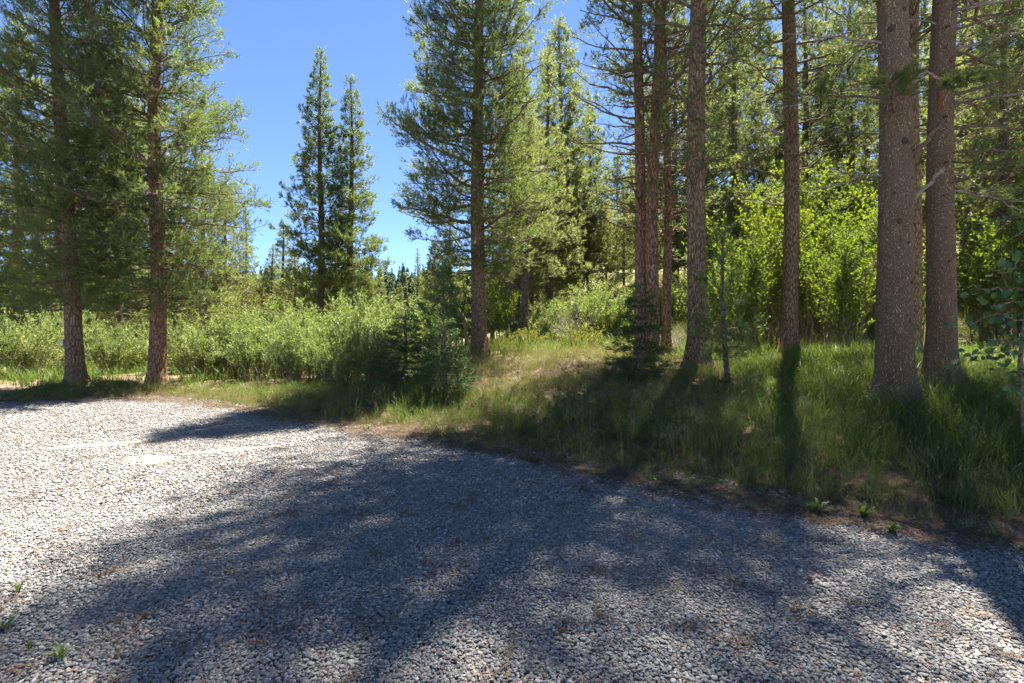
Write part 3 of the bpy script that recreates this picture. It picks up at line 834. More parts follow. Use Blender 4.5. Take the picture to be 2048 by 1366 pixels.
for z, off, s in [(1.9, -.1, .016), (2.6, .5, .02), (2.9, -.35, .018), (3.4, -.2, .03), (3.25, .2, .018), (3.55, .45, .025), (4.1, -.3, .03), (4.35, .4, .022), (4.95, 0., .025), (5.5, -.3, .03), (5.9, .2, .035), (1.3, .3, .018)]:
    on_trunk(t_wound, pine_h2, 'knot', knot_me, z, off, (s * 1.1, s * 1.4, s * .75))
on_trunk(t_wound, pine_h2, 'bark_wound', wound_me, 4.35, -.62, (.036, .05, .17))['label'] = 'orange torn bark wound on the left side'
on_trunk(t_wound, pine_h2, 'bark_wound', wound_me, 3.72, .78, (.03, .045, .15))['label'] = 'orange torn bark wound on the right side'
on_trunk(t_big, pine_h, 'bark_wound', wound_me, 4.55, .0, (.025, .03, .035))

def stick(points, r0, r1, sides=6, mat='dead', seed=1, fork=()):
    a = Acc(); P = np.array(points, float)
    tt = np.linspace(0, 1, 14)
    s = np.linspace(0, 1, len(P))
    Q = np.stack([np.interp(tt, s, P[:, q]) for q in range(3)], -1)
    r = np.random.default_rng(seed)
    Q[1:] += np.cumsum(r.normal(0, .022 * np.linalg.norm(P[-1] - P[0]), (13, 3)), 0) * .8
    V, F = tubes(Q[None], (r0 + (r1 - r0) * tt)[None], sides); a.add(V, F)
    for (t, d, L, rr) in fork:
        b = Q[int(t * 13)]
        u = np.linspace(0, 1, 8)[:, None]
        W = b + np.array(d) * L * u + np.cumsum(r.normal(0, .02 * L, (8, 3)), 0) * np.minimum(1, u * 8)
        V, F = tubes(W[None], (rr * (1 - .75 * u[:, 0]))[None], 4); a.add(V, F)
    return a.mesh('dead_branch', M[mat], True)
def loc_on(c, z, off):
    p = c['path'](z); R = trunk_radius(c, z) * .92; a = off * 1.25
    return np.array([p[0] + math.sin(a) * R, p[1] - math.cos(a) * R, z])
b0 = loc_on(pine_h, 2.93, .75)
obj('dead_branch', stick([b0, b0 + [.16, -.16, .18], b0 + [.28, -.2, .34]], .032, .018, 8), t_big)['label'] = 'snapped pale branch stub'
b0 = loc_on(pine_h, 3.55, .62)
obj('dead_branch', stick([b0, b0 + [.05, -.22, .10], b0 + [.12, -.34, .26]], .04, .015, 8, 'limb'), t_big)['label'] = 'short brown branch stub'
b0 = loc_on(pine_h2, 4.62, -.75)
obj('dead_branch', stick([b0, b0 + [-.35, -.2, .02], b0 + [-.62, -.35, .06], b0 + [-.95, -.45, -.22], b0 + [-1.2, -.5, -.5]], .022, .007, 6, 'dead', 3,
    [(.5, (-.4, -.2, .3), .5, .009), (.6, (-.2, -.2, -.9), .55, .008), (.75, (.1, -.2, -.9), .5, .007), (.9, (-.6, 0, -.5), .4, .005)]), t_wound)['label'] = 'pale dead branch hooking across to the thicker trunk'
rb = np.random.default_rng(44)
def dead_branches(root, c, specs, mat='dead'):
    for (z, off, L, up, r_) in specs:
        b = loc_on(c, z, off)
        a = off * 1.25
        d = np.array([math.sin(a), -math.cos(a), 0])
        fk = []
        for q in range(int(5 + L * 6)):
            fd = unit(d * rb.uniform(.2, .9) + rb.normal(0, .6, 3)); fk.append((rb.uniform(.2, .98), fd, L * rb.uniform(.15, .45), r_ * .32))
        obj('dead_branch', stick([b, b + d * L * .35 + [0, 0, up * L * .3], b + d * L * .7 + [0, 0, up * L * .75], b + d * L + [0, 0, up * L]], r_, r_ * .2, 6, mat, int(z * 31), fk), root)
dead_branches(t_wound, pine_h2, [(4.35, 1.05, 2.2, .22, .024), (3.3, 1.3, 1.9, -.25, .02), (3.0, 1.15, 1.3, -.3, .014), (5.2, 1.0, 1.6, .1, .022), (5.8, .8, 1.5, -.15, .025), (6.3, 1.2, 1.8, .05, .025), (5.6, -1.1, 1.0, .1, .014), (6.0, 1.5, 2.2, .3, .03)])
dead_branches(t_big, pine_h, [(5.2, -1.2, 1.6, .05, .02), (5.9, -.9, 1.5, .15, .02), (4.6, -1.45, 1.7, -.12, .018), (3.3, -1.35, 1.4, -.05, .013), (6.4, 1.1, 1.3, .3, .02), (6.2, -1.3, 1.8, -.1, .022)])
# green boughs reaching across the big trunks
def bough(root, c, z, off, d, L, seed, droop=-.12, n=26):
    r = np.random.default_rng(seed)
    b = loc_on(c, z, off); d = unit(np.array(d, float))
    u = np.linspace(0, 1, 10)
    P = b + d * (L * u)[:, None] + np.array([0, 0, droop * L]) * (u ** 2)[:, None]
    w = np.cumsum(r.normal(0, .014 * L, (10, 3)), 0); P = P + w - w[0]
    W = Acc(); V, F = tubes(P[None], (.012 * L + .004) * (1 - .8 * u)[None], 6); W.add(V, F)
    t = r.uniform(.35, 1, n); p, dd = interp_path(P[None], np.zeros(n, int), t)
    perp = unit(np.cross(dd, [0, 0, 1.])) * np.where(r.random(n) < .5, 1, -1)[:, None]
    td = unit(dd * .7 + perp * .7 + r.normal(0, .25, (n, 3)))
    tl = r.uniform(.15, .38, n) * L ** .5 * (1.15 - .5 * t)
    uu = np.linspace(0, 1, 4)[None, :, None]
    T = p[:, None] + td[:, None] * tl[:, None, None] * uu + np.array([0, 0, .15]) * tl[:, None, None] * uu ** 2
    V, F = tubes(T, .004 * (1 - .6 * uu[..., 0]) * np.ones((n, 1)), 4); W.add(V, F)
    o = obj('bough', W.mesh('bough', M['limb'], True), root)
    k = 7; ti = np.repeat(np.arange(n), k); us = np.tile(np.linspace(.3, 1, k), n)
    q, D = interp_path(T, ti, us)
    D = unit(D + r.normal(0, .35, D.shape) + [0, 0, .15])
    C = Acc(); place_tufts(C, r, q, D, r.uniform(.75, 1.1, len(q)), [needle_template(r, 26, .08, .07, .0045) for _ in range(4)], np.clip(r.normal(.35, .12, len(q)), 0, .8))
    obj('needles', C.mesh('needles', M['needle']), o)
bough(t_big, pine_h, 4.15, -.55, (-.55, -.75, .05), 1.25, 1)
bough(t_big, pine_h, 4.35, .35, (.2, -.95, -.1), .9, 2)
bough(t_big, pine_h, 4.4, -1.2, (-.95, -.25, .05), 1.5, 3)
bough(t_wound, pine_h2, 3.6, 1.2, (.9, -.4, .0), 1.3, 4)
bough(t_wound, pine_h2, 4.8, 1.3, (.95, -.2, .1), 1.6, 5)
bough(t_wound, pine_h2, 5.6, 1.0, (.8, -.6, .0), 1.5, 6)
bough(t_wound, pine_h2, 3.1, 1.4, (.98, .1, -.1), 1.2, 7)

# tags on trunks
def box(name, sx, sy, sz, mat):
    V = np.array([(x, y, z) for x in (-sx, sx) for y in (-sy, sy) for z in (-sz, sz)], float)
    F = np.array([[0, 1, 3, 2], [4, 6, 7, 5], [0, 4, 5, 1], [2, 3, 7, 6], [0, 2, 6, 4], [1, 5, 7, 3]])
    return mesh_from(name, V, [F], mat)
tagroot = thing('trunk_tag', 'small pale green and white tag nailed to the leftmost big pine', 'tag', (0, 0, 0))
p = pine_a['path'](1.02); R = trunk_radius(pine_a, 1.02) * 1.05
tx, ty, tz = at(152, 13.2)
ta = -1.05
tagroot.location = (tx + p[0] + math.sin(ta) * (R + .012), ty + p[1] - math.cos(ta) * (R + .012), tz + 1.02)
tagroot.rotation_euler = (0, 0, ta)
obj('plate', box('plate', .085, .006, .11, plain_mat('tag_white', (.7, .74, .7), .5)), tagroot)
obj('green_band', box('green_band', .078, .003, .045, plain_mat('tag_green', (.25, .5, .36), .5)), tagroot, (0, -.0105, .05))
obj('nail', box('nail', .006, .006, .006, M['knot']), tagroot, (0, -.011, -.02))
tagroot = thing('number_tag', 'small black square tag nailed to the grey pine trunk', 'tag', (0, 0, 0))
tx, ty, tz = at(1392, 10.5)
zt = EYE - (555 - HORIZON) / FPX * 10.2
R = trunk_radius(pine_g, zt - tz)
tagroot.location = (tx - .03, ty - R * 1.03 - .008, zt)
obj('plate', box('plate', .045, .005, .045, plain_mat('tag_black', (.012, .012, .012), .5)), tagroot)
obj('rim', box('rim', .018, .003, .014, plain_mat('tag_bronze', (.16, .11, .06), .5)), tagroot, (-.005, -.0085, .004))
obj('nail', box('nail', .004, .004, .004, M['dead']), tagroot, (0, -.010, .035))

# ------------------------------------------------------------------ shrubs
def leaf_quads(acc, r, P, D, L, W, tint, fold=.25, droop=0.):
    n = len(P)
    N = unit(r.normal(0, .75, (n, 3)) + [0, 0, .8])
    S = unit(np.cross(D, N)); N = np.cross(S, D)
    L = L[:, None]; W = W[:, None]
    a = P; c = P + D * L - N * (droop * L)
    b = P + D * L * .48 + S * W * .5 + N * W * fold * .5
    d = P + D * L * .48 - S * W * .5 + N * W * fold * .5
    V = np.stack([a, b, c, d], 1)
    i = np.arange(n)[:, None] * 4
    F = np.concatenate([np.concatenate([i, i + 1, i + 2], 1), np.concatenate([i, i + 2, i + 3], 1)])
    acc.add(V, F, np.repeat(tint, 4))

def make_shrub(name, seed, H, W, nstem, ntwig, nleaf, ll, lw, lmat, smat='stem', up=.5, leaf_up=.3, t0=.25, stem_r=.012, spread=1.0, base_w=.12, twig_l=.5, curl=.25, dome=.45, tint0=.45, tvar=.16):
    r = np.random.default_rng(seed)
    a = r.uniform(0, 2 * PI, nstem); q = np.sqrt(r.uniform(0.02, 1, nstem))
    top = np.stack([W * .5 * q * np.cos(a), W * .5 * q * np.sin(a), H * r.uniform(.72, 1.06, nstem) * (1 - dome * q ** 2)], -1)
    b = np.stack([base_w * W * q * np.cos(a), base_w * W * q * np.sin(a), np.full(nstem, -.1)], -1)
    k = 8; u = np.linspace(0, 1, k)[None, :, None]
    P = b[:, None] * (1 - u) + top[:, None] * u
    P[:, :, :2] -= (top - b)[:, None, :2] * curl * np.sin(u * PI)
    w = np.cumsum(r.normal(0, .02 * H, (nstem, k, 3)), 1); w -= w[:, :1]; P = P + w
    A = Acc()
    V, F = tubes(P, (stem_r * r.uniform(.6, 1.3, nstem))[:, None] * (1 - .75 * u[..., 0]), 4); A.add(V, F)
    bi = r.integers(0, nstem, ntwig); tt = t0 + (1 - t0) * r.uniform(0, 1, ntwig) ** .8
    p, d = interp_path(P, bi, tt)
    rnd = unit(r.normal(size=(ntwig, 3)))
    td = unit(d * .55 + rnd * .75 + [0, 0, up * .5])
    tl = twig_l * r.uniform(.35, 1.1, ntwig) * (1.15 - .6 * tt)
    uu = np.linspace(0, 1, 4)[None, :, None]
    T = p[:, None] + td[:, None] * tl[:, None, None] * uu + np.array([0, 0, up * .25]) * tl[:, None, None] * uu ** 2
    V, F = tubes(T, (.0022 + .002 * tl)[:, None] * (1 - .6 * uu[..., 0]), 3); A.add(V, F)
    ti = r.integers(0, ntwig, nleaf); s = r.uniform(.12, 1, nleaf) ** .8
    lp, ld = interp_path(T, ti, s)
    D = unit(ld * .6 + r.normal(0, .6, (nleaf, 3)) + [0, 0, leaf_up])
    tw = r.normal(0, tvar * .7, ntwig); st = r.normal(0, tvar * .6, nstem)
    tint = np.clip(tint0 + tw[ti] + st[bi[ti]] + r.normal(0, tvar * .7, nleaf), 0, 1)
    lf = Acc()
    leaf_quads(lf, r, lp, D, ll * r.uniform(.6, 1.25, nleaf), lw * r.uniform(.7, 1.2, nleaf), tint)
    return {'stems': A.mesh('stems', M[smat], True), 'foliage': lf.mesh('foliage', M[lmat]), 'name': name}

def plant_shrub(c, label, loc, rz, scale=1., group=None, cat='bush'):
    root = thing(c['name'], label, cat, loc, rz, group, scale)
    obj('stems', c['stems'], root); obj('foliage', c['foliage'], root)
    return root

willows = [make_shrub('willow_bush', 200 + q, [2.5, 2.15, 2.75][q], [2.6, 2.9, 2.5][q], 60, 1500, 16000, .085, .022, 'willow', up=.7, leaf_up=.3, twig_l=.5, dome=[.55, .6, .5][q], t0=.2, tint0=[.4, .55, .48][q], tvar=.2) for q in range(3)]
wl = [(-40, 15.5, .85), (60, 16.2, .92), (120, 18.5, .95), (215, 17.6, .85), (270, 18.8, .8), (370, 17.4, .8)]
for q, (u, Y, s) in enumerate(wl):
    plant_shrub(willows[q % 3], ranks([f[0] for f in wl])[q] + ' of the sunlit willow bushes behind the two big left-hand pines', at(u, Y), q * 1.3, s, 'willows behind the left pines')
wl = [(418, 15.4, .82), (462, 16.4, 1.0), (508, 14.6, .78), (556, 15.8, .98), (590, 13.9, .72), (632, 14.9, .95), (668, 13.2, .7), (705, 14.5, .92), (738, 13.0, .66), (775, 14.4, .8), (806, 16.5, .95), (530, 18.5, 1.2), (620, 19, 1.05), (730, 18.5, 1.1), (855, 17.5, .9)]
for q, (u, Y, s) in enumerate(wl):
    plant_shrub(willows[(q + 1) % 3], ranks([f[0] for f in wl])[q] + ' of the pale green willows in the thicket behind the grass verge', at(u, Y), q * 1.9 + .4, s, 'willow thicket')
wl = [(1085, 19, .85), (1125, 20.5, .95), (1180, 19, .95), (1225, 18.0, .9), (1345, 19, .95), (1400, 20, .9)]
for q, (u, Y, s) in enumerate(wl):
    plant_shrub(willows[q % 3], ranks([f[0] for f in wl])[q] + ' of the silvery willow bushes at the back of the mound', at(u, Y, -.25), q * 2.1 + .9, s, 'willows behind the mound')

broads = [make_shrub('leafy_shrub', 220 + q, 3.6, 2.4, 14, 900, 8500, .06, .045, 'broad', up=.5, leaf_up=-.05, twig_l=.7, dome=.25, t0=.28, stem_r=.02, base_w=.14, tint0=[.5, .42, .6][q], tvar=.2) for q in range(3)]
bl = [(1440, 13.8, 1.05, 'bright green shrub right behind the thin pine sapling'), (1500, 12.9, .85, 'bright green shrub left of the straight brown trunk'), (1530, 16, 1.5, 'tall green shrub behind the straight brown trunk'),
      (1630, 14.0, 1.4, 'multi-stemmed green shrub right of the straight brown trunk'), (1690, 12.4, .92, 'multi-stemmed green shrub left of the thickest trunk'), (1735, 15.5, 1.5, 'tall green shrub seen left of the thickest trunk'),
      (1838, 14.5, .9, 'green shrub seen in the gap between the two big right-hand trunks'), (1965, 13.5, .9, 'leafy shrub behind the dark aspen leaves at far right'), (1590, 18, 1.75, 'tallest green shrub rising behind the straight trunk'), (1670, 18.5, 1.7, 'leafy shrub on the rise behind the multi-stemmed shrubs'), (2060, 12, 1.1, 'green shrub at the right edge behind the aspen')]
for q, (u, Y, s, lb) in enumerate(bl):
    plant_shrub(broads[q % 3], lb, at(u, Y), q * 2.2, s, 'leafy shrubs under the right-hand pines')
plant_shrub(broads[2], 'yellow-green shrub just right of the tall centre pine', at(1003, 17.2), 1.0, (.55, .55, .66))
plant_shrub(broads[1], 'small green shrub beside the bare leaning stem, left of the tall centre pine', at(925, 17.5), 2.0, (.5, .5, .6))

yel = make_shrub('low_shrub', 240, .8, 1.3, 26, 300, 2600, .06, .03, 'yellow', up=.8, leaf_up=.3, twig_l=.25, dome=.5, t0=.15, stem_r=.006, base_w=.25)
for q, (u, Y, s, lb) in enumerate([(1030, 16.4, .9, 'low yellowish shrub right of the tall centre pine'), (1062, 16.9, 1.0, 'low pale shrub in front of the dark stump-like trunks'), (1158, 16.2, 1.15, 'golden low shrub at the back of the mound'), (1190, 15.6, .7, 'small golden shrub left of the small layered fir'), (1000, 15.9, .6, 'small yellow shrub at the foot of the tall centre pine')]):
    plant_shrub(yel, lb, at(u, Y), q * 1.7, s, 'low yellow shrubs on the mound')
rust = make_shrub('juniper_bush', 241, 2.6, 2.2, 30, 500, 7000, .06, .02, 'brownleaf', up=.6, leaf_up=.2, twig_l=.4, dome=.5)
plant_shrub(rust, 'rusty olive bush behind the willow thicket, right of the big left pines', at(522, 19.5), 0, 1.45)
bare = make_shrub('bare_shrub', 242, 1.5, 1.9, 46, 420, 60, .05, .02, 'yellow', 'twig_grey', up=.4, twig_l=.5, dome=.5, t0=.2, stem_r=.008)
plant_shrub(bare, 'leafless grey twiggy shrub at the back of the mound', at(1142, 17.6), 0, 1.0)
plant_shrub(bare, 'leafless twiggy shrub left of the grey pine trunk', at(1358, 13.4), 2.0, .7)

# dark short trunks and the slim leaning stem behind the mound
stm = make_conifer('pine_tree', 150, 12, .17, 3.2, 1.8, whorl=.5, per=4, twig_sp=.2, tuft_sp=.19, needles=8, nlen=.11, nw=.016, nmat='needle_far', bark='bark_dark', bare=.5, bare_z=4, sides=12, rings=36)
for (u, Y, lb) in [(1049, 18.5, 'dark shaded trunk behind the low pale shrub'), (1021, 19.5, 'thin dark trunk left of the dark shaded trunk'), (1945, 16, 'pale slim trunk on the rise behind the aspen leaves')]:
    plant_conifer('pine', stm, lb, at(u, Y), u * .7, .9)
stem_me = stick([(0, 0, -.1), (-.08, 0, .9), (-.3, 0, 1.9), (-.42, .1, 2.9)], .07, .02, 8, 'stem', 5, [(.35, (-.4, .2, .9), 1.6, .03), (.55, (.3, .1, .9), 1.3, .025), (.7, (-.5, .1, .8), 1.0, .02), (.8, (.2, -.1, 1), .9, .015)])
lean = thing('leaning_stem', 'bare forked stem leaning beside the tall centre pine', 'tree', at(937, 15.4))
obj('trunk', stem_me, lean)

# aspen reaching in from the right: every leaf its own piece
asp = thing('aspen_sapling', 'dark round-leaved aspen sapling at the right edge', 'tree', at(2040, 5.5, .3))
ra = np.random.default_rng(61)
A = Acc()
Pst = np.array([[[.05, 0, -.1], [-.02, -.05, .3], [-.10, -.1, .7], [-.04, -.1, 1.2], [.05, -.12, 1.9], [.1, -.1, 2.6], [.1, -.1, 3.2]]])
V, F = tubes(Pst, np.linspace(.03, .008, 7)[None], 8); A.add(V, F)
obj('trunk', A.mesh('trunk', M['stem'], True), asp)
A = Acc(); lp = []
for (z, az, L, dz) in [(.55, -2.9, .75, .02), (.75, 2.9, .85, -.02), (.95, -2.7, .75, .12), (1.15, 3.1, .8, .0), (1.35, -2.4, .6, .12), (1.5, 2.8, .55, .1), (1.8, -2.8, .5, .2), (2.1, 3.0, .4, .15), (.6, -1.6, .5, .05), (1.0, -1.3, .5, .1), (1.6, -1.4, .45, .2), (2.3, -2.2, .4, .2), (.4, -2.2, .5, .1)]:
    L *= .95
    b = np.array([np.interp(z, Pst[0, :, 2], Pst[0, :, 0]), np.interp(z, Pst[0, :, 2], Pst[0, :, 1]), z])
    u = np.linspace(0, 1, 7)[:, None]
    d = np.array([math.cos(az), math.sin(az), dz])
    W = b + d * L * u + np.cumsum(ra.normal(0, .04, (7, 3)), 0) * np.minimum(1, 6 * u) + [0, 0, -.12] * u ** 2 * L
    V, F = tubes(W[None], (.008 * (1 - .75 * u[:, 0]))[None], 5); A.add(V, F)
    for q in range(int(L * 38)):
        t = ra.uniform(.12, 1)
        pp = np.array([np.interp(t, u[:, 0], W[:, c]) for c in range(3)])
        dd = unit(d * .5 + ra.normal(0, .7, 3) + [0, 0, -.1]); st = ra.uniform(.02, .16)
        e = pp + dd * st
        V, F = tubes(np.array([[pp, (pp + e) / 2 + [0, 0, .006], e]]), np.array([[.0022, .0016, .0012]]), 3); A.add(V, F)
        lp.append((e, dd))
obj('branches', A.mesh('branches', M['stem'], True), asp)
th = np.linspace(0, 2 * PI, 13)[:-1]
ring = np.stack([.5 * np.sin(th) * (1 + .05 * np.cos(3 * th)), .5 - .5 * np.cos(th) * (1 + .12 * (np.cos(th) < 0) * np.abs(np.cos(th)) ** 3), np.abs(np.sin(th)) * .09], -1)
LV = np.concatenate([ring, [[0, .5, -.02]]])
jj = np.arange(12)
leaf_mes = []
for q in range(4):
    leaf_mes.append(mesh_from('leaf', LV + np.c_[np.zeros(13), np.zeros(13), .12 * (q / 3 - .3) * LV[:, 1] ** 2], [np.stack([jj, (jj + 1) % 12, np.full(12, 12)], -1)], M['aspen'], np.full(13, .2 + .25 * q), True))
for (e, dd) in lp[:290]:
    N = unit(ra.normal(0, .5, 3) + [0, -.35, .6])
    S = unit(np.cross(dd, N)); N = np.cross(S, dd)
    s = ra.uniform(.04, .075)
    o = obj('leaf', leaf_mes[ra.integers(0, 4)], asp)
    o.matrix_local = Matrix(((S[0] * s, dd[0] * s, N[0] * s, e[0]), (S[1] * s, dd[1] * s, N[1] * s, e[1]), (S[2] * s, dd[2] * s, N[2] * s, e[2]), (0, 0, 0, 1)))

# ------------------------------------------------------------------ grass, litter
def blades(r, n, H, W, spread, lean, curl, seg=5, seed_head=False, tint=.5):
    A = Acc()
    for q in range(n):
        a = r.uniform(0, 2 * PI); h = H * r.uniform(.45, 1.1); w = W * r.uniform(.6, 1.3)
        b = np.array([r.normal(0, spread), r.normal(0, spread), -.03])
        d = np.array([math.cos(a), math.sin(a), 0]); s = np.array([-d[1], d[0], 0])
        tw = r.uniform(-.8, .8); s = s * math.cos(tw) + d * math.sin(tw)
        u = np.linspace(0, 1, seg)[:, None]
        l0 = lean * r.uniform(.2, 1.2); c = curl * r.uniform(.1, 1.5)
        C = b + d * h * (l0 * u + c * u ** 2.4) + np.array([0, 0, 1]) * h * (u - .38 * c * u ** 3)
        ww = w * (1 - u ** 1.6) + .0006
        V = np.concatenate([C - s * ww / 2, C + s * ww / 2])
        i = np.arange(seg - 1)
        F = np.stack([i, i + seg, i + seg + 1, i + 1], -1)
        A.add(V, F, np.full(2 * seg, np.clip(tint + r.normal(0, .18), 0, 1)))
        if seed_head:
            tip = C[-1]; dd = unit(C[-1] - C[-2])
            for _ in range(8):
                p = tip - dd * r.uniform(0, .09); e = p + unit(dd + r.normal(0, .5, 3)) * .022
                g = unit(np.cross(e - p, r.normal(size=3))) * .003
                A.add(np.array([p - g, p + g, e]), np.array([[0, 1, 2]]), np.full(3, .95))
    return A

rg = np.random.default_rng(77)
g_src, d_src, l_src = [], [], []
for q in range(4): g_src.append(source('grass_tuft', blades(rg, 26, .50, .0092, .055, .22, .45, 6).mesh('grass_tuft', M['grass'], True)))
for q in range(3): g_src.append(source('grass_tuft', blades(rg, 34, .34, .0066, .06, .30, .5, 5).mesh('grass_tuft', M['grass'], True)))
for q in range(2): g_src.append(source('grass_tuft', blades(rg, 14, .62, .0105, .05, .28, .65, 7).mesh('grass_tuft', M['grass'], True)))
for q in range(3): d_src.append(source('dry_tuft', blades(rg, 34, .28, .0055, .06, .35, .45, 4).mesh('dry_tuft', M['dry'], True)))
for q in range(2): d_src.append(source('dry_tuft', blades(rg, 9, .55, .003, .05, .16, .22, 5, True).mesh('dry_tuft', M['dry'], True)))
for q in range(2): d_src.append(source('dry_tuft', blades(rg, 40, .14, .004, .07, .8, .6, 4).mesh('dry_tuft', M['dry'], True)))
for q in range(4):
    A = Acc()
    for _ in range(26):
        c = np.array([rg.normal(0, .055), rg.normal(0, .055), rg.uniform(.001, .012)]); a = rg.uniform(0, 2 * PI); L = rg.uniform(.03, .075)
        d = np.array([math.cos(a), math.sin(a), rg.normal(0, .09)]) * L; s = np.array([-math.sin(a), math.cos(a), 0]) * .0021
        A.add(np.array([c - s, c + s, c + d + s, c + d - s]), np.array([[0, 1, 2, 3]]), np.full(4, rg.uniform(.1, .9)))
    l_src.append(source('needle_litter', A.mesh('needle_litter', M['litter'])))

TR = [(152, 13.2, .5), (313, 13.9, .4), (958, 14.6, .45), (1284, 12.2, .4), (1307, 12, .4), (1392, 10.5, .4), (1579, 12.6, .4), (1786, 7.2, .45), (1880, 7.7, .36)]
TRXY = [((u - 1024) / FPX * Y, Y, r) for (u, Y, r) in TR]
def near_trunk(x, y, f=1.0):
    m = np.zeros(x.shape, bool)
    for (a, b, r) in TRXY: m |= (x - a) ** 2 + (y - b) ** 2 < (r * f) ** 2
    return m

def field(x0, x1, y0, y1, step, seed, density):
    r = np.random.default_rng(seed)
    x, y = jitter_grid(x0, x1, y0, y1, step, r, .6)
    k = np.abs(x) < 1.14 * y + 1.0
    x, y = x[k], y[k]; d = edge_dist(x, y)
    pr = density(x, y, d)
    k = (r.random(len(x)) < pr) & (d > 0) & ~near_trunk(x, y)
    return x[k], y[k], d[k], r

# how lush, how dry
def lush(x, y, d):
    n = fbm(x / 1.3, y / 1.3, 0, 31, 3)
    right = smooth(-3.2, -1.4, x)
    bank = right * smooth(.1, .6, d) * (1 - smooth(3.6, 6.0, d) * (1 - smooth(3.4, 5.2, x)))
    left = (1 - right) * smooth(.05, .5, d)
    w = np.clip(bank + left, 0, 1)
    return w * smooth(.34, .54, n)
def bare_patch(x, y):
    return np.maximum(np.exp(-((x - 1.25) / .75) ** 2 - ((y - 11.2) / .8) ** 2), .8 * np.exp(-((x + .55) / .5) ** 2 - ((y - 10.6) / .5) ** 2))
def mound(x, y, d):
    return smooth(-2.6, -1., x) * (1 - smooth(3.2, 5., x)) * smooth(2.3, 3.6, d) * (1 - smooth(18, 21, y))

def grass_batch(x, y, d, r, hscale, tint, idx, tilt=.12):
    n = len(x)
    z = gz(x, y, d)
    s = hscale * r.uniform(.7, 1.25, n)
    return np.c_[x, y, z], np.c_[r.normal(0, tilt, n), r.normal(0, tilt, n), r.uniform(0, 2 * PI, n)], np.c_[s, s, s * r.uniform(.85, 1.15, n)], np.clip(tint, 0, 1), idx

B = []
# bank and verge, near
x, y, d, r = field(-12, 13, 2.5, 13.5, .105, 301, lambda x, y, d: (.16 + .6 * lush(x, y, d)) * (1 - .85 * mound(x, y, d)) * (1 - 1.1 * bare_patch(x, y)) + .6 * smooth(-2, 0, x) * (1 - smooth(.6, 1.1, d)) * smooth(.38, .55, fbm(x * 1.5, y * 1.5, 0, 47)))
n = len(x)
verge = 1 - smooth(-3.4, -2.0, x)
hs = .74 * (.35 + .75 * smooth(.2, 1.4, d)) * (.75 + .5 * fbm(x / .9, y / .9, 0, 33)) * (1 - .15 * verge) * (1 - .42 * smooth(-2.5, -1., x) * (1 - smooth(2.6, 4.2, x)))
hs = hs * (1 - .3 * smooth(-9.5, -7.5, -np.abs(x + 11)) )
ti = .38 + .55 * (fbm(x / .7, y / .7, 0, 35) - .5) + .14 * verge + .25 * (1 - smooth(.3, 1.0, d))
B.append(grass_batch(x, y, d, r, hs, ti, r.choice([0, 1, 2, 3, 4, 5, 6, 7, 8], n, p=[.13, .13, .13, .13, .13, .12, .11, .06, .06])))
# further back
x, y, d, r = field(-24, 30, 13.5, 27, .30, 302, lambda x, y, d: .55 * smooth(.3, .6, fbm(x / 2.2, y / 2.2, 0, 36)) + .12)
B.append(grass_batch(x, y, d, r, np.full(len(x), 1.15), .55 + .5 * (fbm(x / 1.5, y / 1.5, 0, 37) - .5), r.integers(0, 7, len(x))))
scatter('meadow_grass', *[np.concatenate([b[q] for b in B]) for q in range(5)], g_src, 'tall green grass on the bank and along the gravel edge')

B = []
x, y, d, r = field(-6, 9, 5, 20, .115, 303, lambda x, y, d: np.clip(.8 * mound(x, y, d) * smooth(.3, .5, fbm(x / .9, y / .9, 0, 38)), 0, 1) * (1 - .9 * bare_patch(x, y)))
B.append(grass_batch(x, y, d, r, np.full(len(x), .85), .5 + .6 * (fbm(x / .8, y / .8, 0, 39) - .3), r.choice([0, 1, 2, 3, 4, 5, 6], len(x), p=[.24, .24, .2, .03, .03, .13, .13])))
# dry fringe along the gravel and seed heads in the verge
x, y, d, r = field(-12, 12, 2.2, 13, .12, 304, lambda x, y, d: .34 * (1 - smooth(.45, 1.2, d)) * smooth(.3, .6, fbm(x, y, 0, 40)) + .13 * (1 - smooth(-3, -2, x)) + .10 + .22 * smooth(-2, 0, x) * smooth(.25, .6, fbm(x / .8, y / .8, 0, 44)) * (1 - smooth(5, 8, d)))
B.append(grass_batch(x, y, d, r, .5 + .55 * smooth(.1, .8, d), .3 + .6 * (fbm(x / .6, y / .6, 0, 41) - .2), r.choice([0, 1, 2, 3, 4, 5, 6], len(x), p=[.15, .15, .14, .12, .12, .16, .16])))
x, y, d, r = field(4, 34, 13, 34, .33, 305, lambda x, y, d: .6 * smooth(.35, .6, fbm(x / 2, y / 2, 0, 42)) + .15)
B.append(grass_batch(x, y, d, r, np.full(len(x), 1.6), .3 + .5 * fbm(x, y, 0, 43), r.choice([0, 1, 2], len(x))))
scatter('dry_grass', *[np.concatenate([b[q] for b in B]) for q in range(5)], d_src, 'straw-coloured dry grass on the mound and gravel fringe')

